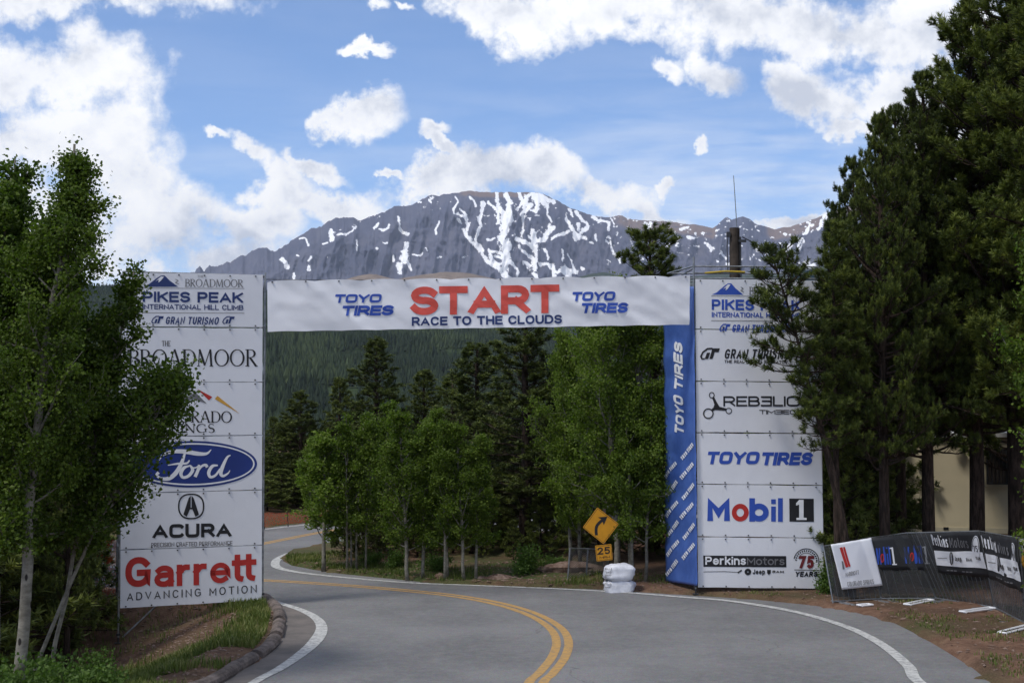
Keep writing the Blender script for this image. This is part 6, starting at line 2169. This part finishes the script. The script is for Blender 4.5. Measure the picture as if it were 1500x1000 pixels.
# ---- trees beyond the road, centre
GM = 'aspens on the inside of the bend'
def prof_m(z): return (1 - z) ** .55 * min(1, .55 + 1.6 * z) * 1.1
B1m = aspen_meshes(141, 4.2, 1.0, 1.0, 8500, .075, r0=.045, nb=26, sig=.15, prof=prof_m, stems=[(0, 0, 1, .1, 0)])
B2m = aspen_meshes(142, 4.4, 1.0, .75, 13000, .075, r0=.035, nb=22, sig=.15, prof=prof_m, stems=[(0, 0, 1, -.1, 0), (.32, .1, .93, .15, .1), (.62, -.05, .97, .25, 0), (.16, .3, .8, -.2, .2)])
B3m = aspen_meshes(143, 5.4, 1.15, 1.1, 19000, .075, r0=.055, nb=34, sig=.16, prof=prof_m, stems=[(0, 0, 1, -.15, 0), (.42, .15, .93, .2, .1)])
B4m = aspen_meshes(144, 8.5, 1.3, 1.75, 46000, .08, r0=.09, nb=56, sig=.19, stems=[(0, 0, 1, -.3, 0), (.45, .2, .92, .35, .1)], prof=lambda z: math.sin(PI * (.16 + .8 * z)) ** .6)
def mid(px, base_y, Yoff, top, meshes, bh, rz, label, w=1.0, group=GM, name='aspen_tree', cat='aspen'):
    g_ = gnd(px, base_y); Y = g_[1] + Yoff
    x = at(px, base_y, Y)[0]
    h = at(px, top, Y)[2] - gz1(x, Y)
    return plant_tree(name, label, cat, float(x), float(Y), meshes, h / bh * w, rz, group, sz=h / bh)


mid(474, 838, .2, 636, B1m, 4.2, 0.0, 'small single stemmed aspen nearest the tip of the grassy bend', 1.35)
mid(508, 840, .2, 606, B2m, 4.4, 0.2, 'clump of four thin aspen stems right of the single small aspen', .85)
mid(598, 853, .4, 604, B3m, 5.4, 0.0, 'pair of aspens at the road edge left of the pale red rock', 1.05)
mid(652, 856, .5, 618, B3m, 5.4, 1.1, 'pair of aspens with dark blotched stems beside the pale red rock', .85)
mid(680, 856, .4, 622, B3m, 5.4, 0.1, 'pair of pale forked aspens right of the pale red rock', 1.0)
mid(905, 864, 1.4, 425, B4m, 8.5, 0.0, 'tallest aspen clump, rising behind the curve sign and the START banner', .98)
mid(850, 860, 3.0, 470, B4m, 8.5, 2.4, 'broad aspen behind the left side of the curve sign', .72)
mid(945, 864, .9, 560, B3m, 5.4, 3.0, 'aspens right of the white bags with trunks close to the blue side banner', .8)
mid(560, 846, 5.5, 590, B3m, 5.4, 2.6, 'shaded aspens in the second row behind the leftmost roadside pair', .9)
mid(635, 846, 5.0, 600, B3m, 5.4, 4.0, 'shaded aspens in the second row behind the pale red rock', .9)
mid(455, 812, 10.5, 640, B3m, 5.4, 4.4, 'aspens beyond the far lane left of the small single aspen', .9)

GC = 'pines behind the bend'
def cpine(px, Y, top, meshes, bh, rz, label, w=1.0):
    x, h = fit(px, top, Y)
    return plant_tree('pine_tree', label, 'pine', x, Y, meshes, h / bh * w * 1.8, rz, GC, sz=h / bh)


cpine(552, 56.5, 498, P4, 9.0, .3, 'tall narrow pine peaking left of centre under the START banner', .95)
cpine(497, 58, 556, P4, 9.0, 1.9, 'pine forming the left shoulder of the tall narrow pine', .75)
cpine(440, 59, 575, P3, 8.0, .8, 'dark pine above the orange netting, right of the left tower', 1.0)
cpine(401, 62, 612, P4, 9.0, 2.9, 'pine close beside the right edge of the left tower', .9)
cpine(622, 58.5, 545, P4, 9.0, 4.3, 'bushy pine in the dip between the two tall pines', 1.0)
cpine(660, 62, 555, P3, 8.0, 5.3, 'lower pine behind the bushy one left of centre', 1.1)
cpine(703, 41.5, 508, P3, 8.0, 2.2, 'pointed pine left of the tall dark one under the START banner', .95)
cpine(768, 38.8, 440, P4, 9.0, 1.1, 'tall dark pine right of centre, its tip hidden by the START banner', .95)
cpine(742, 45, 600, P3, 8.0, 3.1, 'low dark pine filling the gap left of the tall dark pine', 1.1)
cpine(820, 47, 520, P4, 9.0, 4.1, 'dark pine between the tall dark pine and the tallest aspens', .8)
P10 = pine_meshes(211, 9.5, 4.5, 1.15, 2600, 30, .13, .02, r0=.12, mat=M_PINE, prof=lambda z: (.25 + .95 * (1 - z)) ** .5 * 1.0)
cpine(956, 38.5, 345, P10, 9.5, .9, 'pine whose round top shows above the right end of the START banner', .67)
cpine(575, 44.5, 640, P3, 8.0, .2, 'shaded pine behind the leftmost roadside aspen pair', .9)
cpine(650, 43.5, 650, P3, 8.0, 1.4, 'shaded pine behind the pale red rock', .9)
cpine(520, 63, 600, P4, 9.0, .9, 'pine behind the four stemmed aspen clump, beyond the far lane', 1.1)
# darker wood behind, seen between the crowns
rs = np.random.RandomState(7)
wood = []
for i in range(34):
    px = 385 + i * 17.5 + rs.uniform(-6, 6)
    if 500 < px: Y = rs.uniform(66, 84)
    else: Y = rs.uniform(58, 82)
    wood.append((px, Y, rs.uniform(602, 640) + (px > 640) * -18))
for i, (px, Y, top) in enumerate(wood):
    x, h = fit(px, top, Y)
    plant_tree('pine_tree', 'one of the dark pines of the wood behind the far lane', 'pine', x, Y, (P5, P6)[i % 2], h / (7.0, 9.0)[i % 2] * rs.uniform(1.4, 2.0), rs.uniform(0, 6), 'dark wood behind the far lane', sz=h / (7.0, 9.0)[i % 2])
# understory right of centre between road and wood
for i, (px, Y, top) in enumerate(((690, 38.5, 690), (735, 39.5, 700), (800, 41, 660), (840, 42, 640), (900, 43, 600), (960, 41, 560), (610, 40.5, 700), (880, 50, 520), (1000, 44, 500), (1050, 46, 470), (1120, 44, 460), (1180, 43, 450), (550, 42, 700))):
    x, h = fit(px, top, Y)
    plant_tree('pine_tree', 'young shaded pine in the undergrowth between the road edge and the far lane', 'pine', x, Y, (P3, P4)[i % 2], h / (8.0, 9.0)[i % 2] * 1.25, i * 1.3, 'undergrowth pines beside the road', sz=h / (8.0, 9.0)[i % 2])

P8 = pine_meshes(215, 3.4, .15, 1.45, 3000, 16, .13, .032, r0=.05, mat=M_PINE2)
for i, (px, Y, top, w) in enumerate(((505, 38.6, 742, .8), (532, 39.2, 722, 1), (556, 38.2, 745, .9), (580, 39.4, 716, 1), (612, 38.6, 735, 1), (632, 37.6, 760, .8), (664, 38.9, 722, 1), (700, 38.2, 740, 1), (722, 39.6, 712, 1.1), (752, 37.2, 765, .8), (792, 38.0, 730, 1),
                                (822, 39.6, 706, 1), (846, 37.8, 735, .9), (876, 39.0, 700, 1), (925, 37.6, 720, 1), (965, 38.4, 690, 1), (1000, 37.4, 720, 1), (540, 41.2, 700, 1), (690, 42, 690, 1), (650, 40.6, 735, 1.1), (720, 41, 720, 1.2), (765, 40.6, 715, 1.1), (600, 40.4, 722, 1.1), (680, 40.2, 745, 1), (745, 39, 750, 1), (392, 55, 705, 2), (412, 56.5, 690, 2.2), (436, 57, 700, 2.2), (458, 57.5, 688, 2.2), (482, 58, 700, 2.2), (425, 60, 675, 2.5), (470, 61, 670, 2.5), (395, 61, 670, 2.5), (510, 60, 690, 2.2), (545, 60, 690, 2.2), (1218, 35.5, 690, 1), (1245, 36.4, 640, 1.1), (1272, 37.4, 620, 1.1), (1285, 40.5, 600, 1.1), (1232, 38.5, 600, 1.2), (1258, 35.2, 720, 1), (1236, 32.4, 650, .75), (1272, 33.4, 640, .8), (5, 28.6, 700, 1.2), (38, 30.5, 690, 1.3), (84, 29.4, 715, 1.1), (60, 33.5, 660, 1.4), (20, 35, 640, 1.5), (-30, 26.5, 700, 1.2))):
    x, h = fit(px, top, Y)
    where = ('low bushy dark sapling in the shade behind the left aspens' if px < 200 else 'low dark sapling above the orange netting beyond the far lane' if Y > 50 else
             'low dark sapling in the gap between the right tower and the trailer' if px > 1100 else 'low dark sapling under the leftmost roadside aspens' if px < 600 else
             'low dark sapling behind the pale red rock and its aspens' if px < 710 else 'low dark sapling at the foot of the tall dark pine' if px < 800 else 'low dark sapling in the shade behind the curve sign')
    grp = 'low dark saplings ' + ('on the left' if px < 200 else 'beyond the far lane' if Y > 50 else 'right of the tower' if px > 1100 else 'under the leftmost aspens' if px < 600 else 'behind the pale rock' if px < 710 else 'by the tall dark pine' if px < 800 else 'behind the curve sign')
    plant_tree('fir_sapling', where, 'sapling', x, Y, P8, h / 3.4 * 1.15 * w, i * 1.1, grp, sz=h / 3.4)

# left dark conifers behind the aspens
GLc = 'shaded pines behind the left aspens'
for i, (px, Y, top, m_, bh, w, lab) in enumerate((
    (106, 27.2, 420, P4, 9.0, .55, 'pine with a dark trunk between the tallest aspen and the left banners'),
    (30, 29.5, 380, P3, 8.0, 1.1, 'pine in shade behind the tallest aspen trunk'),
    (-40, 27.5, 340, P4, 9.0, 1.0, 'pine at the left edge behind the thin aspen'),
    (75, 35.5, 430, P3, 8.0, 1.3, 'pine farther back between the two left aspen trunks'),
    (160, 42.5, 470, P4, 9.0, 1.1, 'pine beyond the far bend seen above the short orange netting'),
    (0, 41.0, 420, P4, 9.0, 1.3, 'pine far back at the left edge'),
    (110, 50.0, 480, P3, 8.0, 1.4, 'pine far back behind the left trunks'),
    (220, 52.0, 520, P4, 9.0, 1.3, 'pine far behind the left tower'),
    (300, 55.0, 540, P3, 8.0, 1.3, 'pine far behind the middle of the left tower'),
    (352, 60.0, 580, P4, 9.0, 1.2, 'pine far behind the right edge of the left tower'))):
    x, h = fit(px, top, Y)
    if i >= 8: continue
    plant_tree('pine_tree', lab, 'pine', x, Y, m_, h / bh * w, i * 2.1, GLc, sz=h / bh)
# right background wood behind the trailer and tower
for i, (px, Y, top) in enumerate(((1240, 36.5, 420), (1290, 47, 380), (1255, 43, 560), (1360, 50, 300), (1430, 52, 250), (1500, 50, 200), (1570, 46, 180), (1205, 49, 440))):
    x, h = fit(px, top, Y)
    plant_tree('pine_tree', 'background pine behind the right tower and the cream trailer', 'pine', x, Y, (P4, P3)[i % 2], h / (9.0, 8.0)[i % 2] * 1.1, i * 1.7, 'background pines on the right', sz=h / (9.0, 8.0)[i % 2])

# ---- shrubs and saplings
def shrub_mesh(seed, r, h, n, ls):
    rs = np.random.RandomState(seed)
    br = MB(); cl = []
    for k in range(16):
        a = rs.uniform(0, 6.28); el = rs.uniform(.5, 1.4)
        P = limb((0, 0, 0), (math.cos(a) * math.cos(el), math.sin(a) * math.cos(el), math.sin(el)), h * rs.uniform(.6, 1.05), 5, rs, .4, .2)
        br.tube(P, np.linspace(.010, .003, 6), 4, False)
        for u_ in range(2, 6): cl.append(P[u_])
    cl = np.array(cl); cl[:, :2] *= r / h * 1.4
    pk = rs.randint(0, len(cl), n)
    cen = cl[pk] + rs.normal(0, .11, (n, 3)) * (h / .8)
    cen[:, 2] = np.abs(cen[:, 2])
    return br.mesh('stems', [M_PBARK]), leaf_mesh('leaves', cen, ls, rs, M_SHRUB, np.clip(rs.normal(.45, .22, n), 0, 1))


SH = [shrub_mesh(301, .5, .8, 2600, .06), shrub_mesh(302, .7, .7, 3000, .06)]
def shrub(px, py, Y, s, k, label, group='leafy shrubs on the left bank', cat='shrub'):
    p = at(px, py, Y)
    t = thing('shrub', label, cat, (float(p[0]), Y, gz1(p[0], Y)), group, k * 1.7)
    t.scale = (s, s, s)
    for nm, me in zip(('stems', 'leaves'), SH[k % 2]): link(nm, me, t)
shrub(62, 950, 21.2, 1.25, 0, 'leafy green shrub right of the foot of the knotted aspen trunk')
shrub(110, 985, 20.3, 1.0, 1, 'lowest shrub at the bottom edge beside the grass slope')
shrub(10, 960, 20.0, 1.3, 0, 'shrub at the bottom left corner in front of the trunks')
shrub(85, 900, 23.5, 1.2, 1, 'shrub in shade behind the knotted trunk')
shrub(128, 940, 23.0, .9, 1, 'shrub on the red bank below the shaded pine trunk')
shrub(28, 905, 24.5, 1.3, 0, 'shrub in shade left of the knotted trunk')
shrub(140, 900, 25.5, .9, 0, 'small shrub at the foot of the dark pine trunk')
shrub(772, 853, 34.8, .85, 0, 'small bright sapling beside the low red rock on the far verge', None)
shrub(640, 846, 35.6, .6, 1, 'low leafy plant between the roadside aspen pairs', 'low plants on the far verge')
shrub(580, 842, 36.2, .6, 0, 'low leafy plant left of the leftmost roadside aspen pair', 'low plants on the far verge')
shrub(545, 838, 37.0, .5, 1, 'low leafy plant right of the four stemmed clump', 'low plants on the far verge')
shrub(1216, 850, 31.6, .8, 0, 'low plant in the gap between the right tower and the first barricade', None)
shrub(810, 850, 35.6, .5, 1, 'low plant left of the wire panel', 'low plants on the far verge')

# ---- grass blades
def grass(name, pts, hmin, hmax, seed, wid=.010, lab=None):
    rs = np.random.RandomState(seed)
    n = len(pts)
    z = ground_z(pts[:, 0], pts[:, 1])
    h = rs.uniform(hmin, hmax, n) * (.6 + .8 * fbm(pts[:, 0] * 1.5, pts[:, 1] * 1.5, seed, 3))
    a = rs.uniform(0, 6.28, n); ln = rs.uniform(.1, .6, n) * h
    b0 = np.stack([pts[:, 0], pts[:, 1], z - .01], 1)
    w = np.stack([np.cos(a + 1.57), np.sin(a + 1.57), 0 * a], 1) * wid * rs.uniform(.6, 1.4, n)[:, None]
    md = b0 + np.stack([np.cos(a) * ln * .3, np.sin(a) * ln * .3, h * .6], 1)
    tp = b0 + np.stack([np.cos(a) * ln, np.sin(a) * ln, h], 1)
    v = np.stack([b0 - w, b0 + w, md - w * .7, md + w * .7, tp], 1).reshape(-1, 3)
    i = np.arange(n) * 5
    q = np.stack([i, i + 1, i + 3, i + 2], 1); t = np.stack([i + 2, i + 3, i + 4], 1)
    tint = np.repeat(np.clip(rs.normal(.42, .2, n) + (fbm(pts[:, 0] * 2, pts[:, 1] * 2, seed + 7, 3) - .5) * .9, 0, 1), 5)
    o = link(name, mesh_np(name, v, [q, t], [M_GRASS], {'tint': tint})); o['kind'] = 'stuff'
    return o


def sow(n, x0, x1, y0, y1, seed, dmin, dmax, dens):
    rs = np.random.RandomState(seed)
    p = np.stack([rs.uniform(x0, x1, n), rs.uniform(y0, y1, n)], 1)
    s = sdf(p[:, 0], p[:, 1])
    k = (s > dmin) & (s < dmax) & (dens(p[:, 0], p[:, 1], s) > rs.uniform(0, 1, n))
    return p[k]


p = sow(110000, -9.5, -4.4, 20.0, 30.8, 1, .2, 4.5, lambda x, y, s: sstep(fbm(x * .8, y * .8, 13, 3), .40, .6) * (sstep(s, 1.3, .4) * .7 + .5 * sstep(y, 27, 25) + .06))
grass('grass', p, .06, .20, 2)
p = sow(60000, -7, 6, 33, 40, 3, .06, 3.0, lambda x, y, s: sstep(fbm(x * .8, y * .8, 17, 3), .40, .6) * sstep(s, 3.0, .2))
grass('grass', p, .04, .13, 4)
p = sow(50000, 2.5, 11, 20, 34, 5, .25, 6, lambda x, y, s: sstep(fbm(x * .9, y * .9, 19, 4), .50, .64) * .6)
grass('grass', p, .03, .09, 6)
# twigs, cones and stones in the litter on the right
rs = np.random.RandomState(12)
n = 2600
q = np.stack([rs.uniform(3, 12, n), rs.uniform(19, 34, n)], 1); s = sdf(q[:, 0], q[:, 1]); q = q[(s > .1) & (s < 5)]
q = np.vstack([q, sow(2500, -7, 6, 33, 38, 8, .05, 3, lambda x, y, s: 1 + 0 * x), sow(2500, -9, -4.4, 20, 31, 9, .1, 3.5, lambda x, y, s: 1 + 0 * x)])
zz = ground_z(q[:, 0], q[:, 1]); m = len(q)
sz_ = rs.uniform(.008, .035, m)[:, None] * np.array([1, 1, .7])
OCT = np.array([[1, 0, 0], [0, 1, 0], [-1, 0, 0], [0, -1, 0], [0, 0, 1], [0, 0, -1.0]])
el_ = np.stack([rs.uniform(.8, 3.0, m), np.ones(m), np.ones(m)], 1)
ang_ = rs.uniform(0, 6.28, m)
V_ = OCT[None] * (sz_ * el_)[:, None] * rs.uniform(.7, 1.3, (m, 6, 1))
V_ = np.stack([V_[..., 0] * np.cos(ang_)[:, None] - V_[..., 1] * np.sin(ang_)[:, None], V_[..., 0] * np.sin(ang_)[:, None] + V_[..., 1] * np.cos(ang_)[:, None], V_[..., 2]], -1) + np.stack([q[:, 0], q[:, 1], zz + .006], 1)[:, None]
Ft = np.array([[0, 1, 4], [1, 2, 4], [2, 3, 4], [3, 0, 4], [1, 0, 5], [2, 1, 5], [3, 2, 5], [0, 3, 5]])
o = link('forest_litter', mesh_np('forest_litter', V_.reshape(-1, 3), (np.arange(m)[:, None, None] * 6 + Ft[None]).reshape(-1, 3), [M_STONE])); o['kind'] = 'stuff'
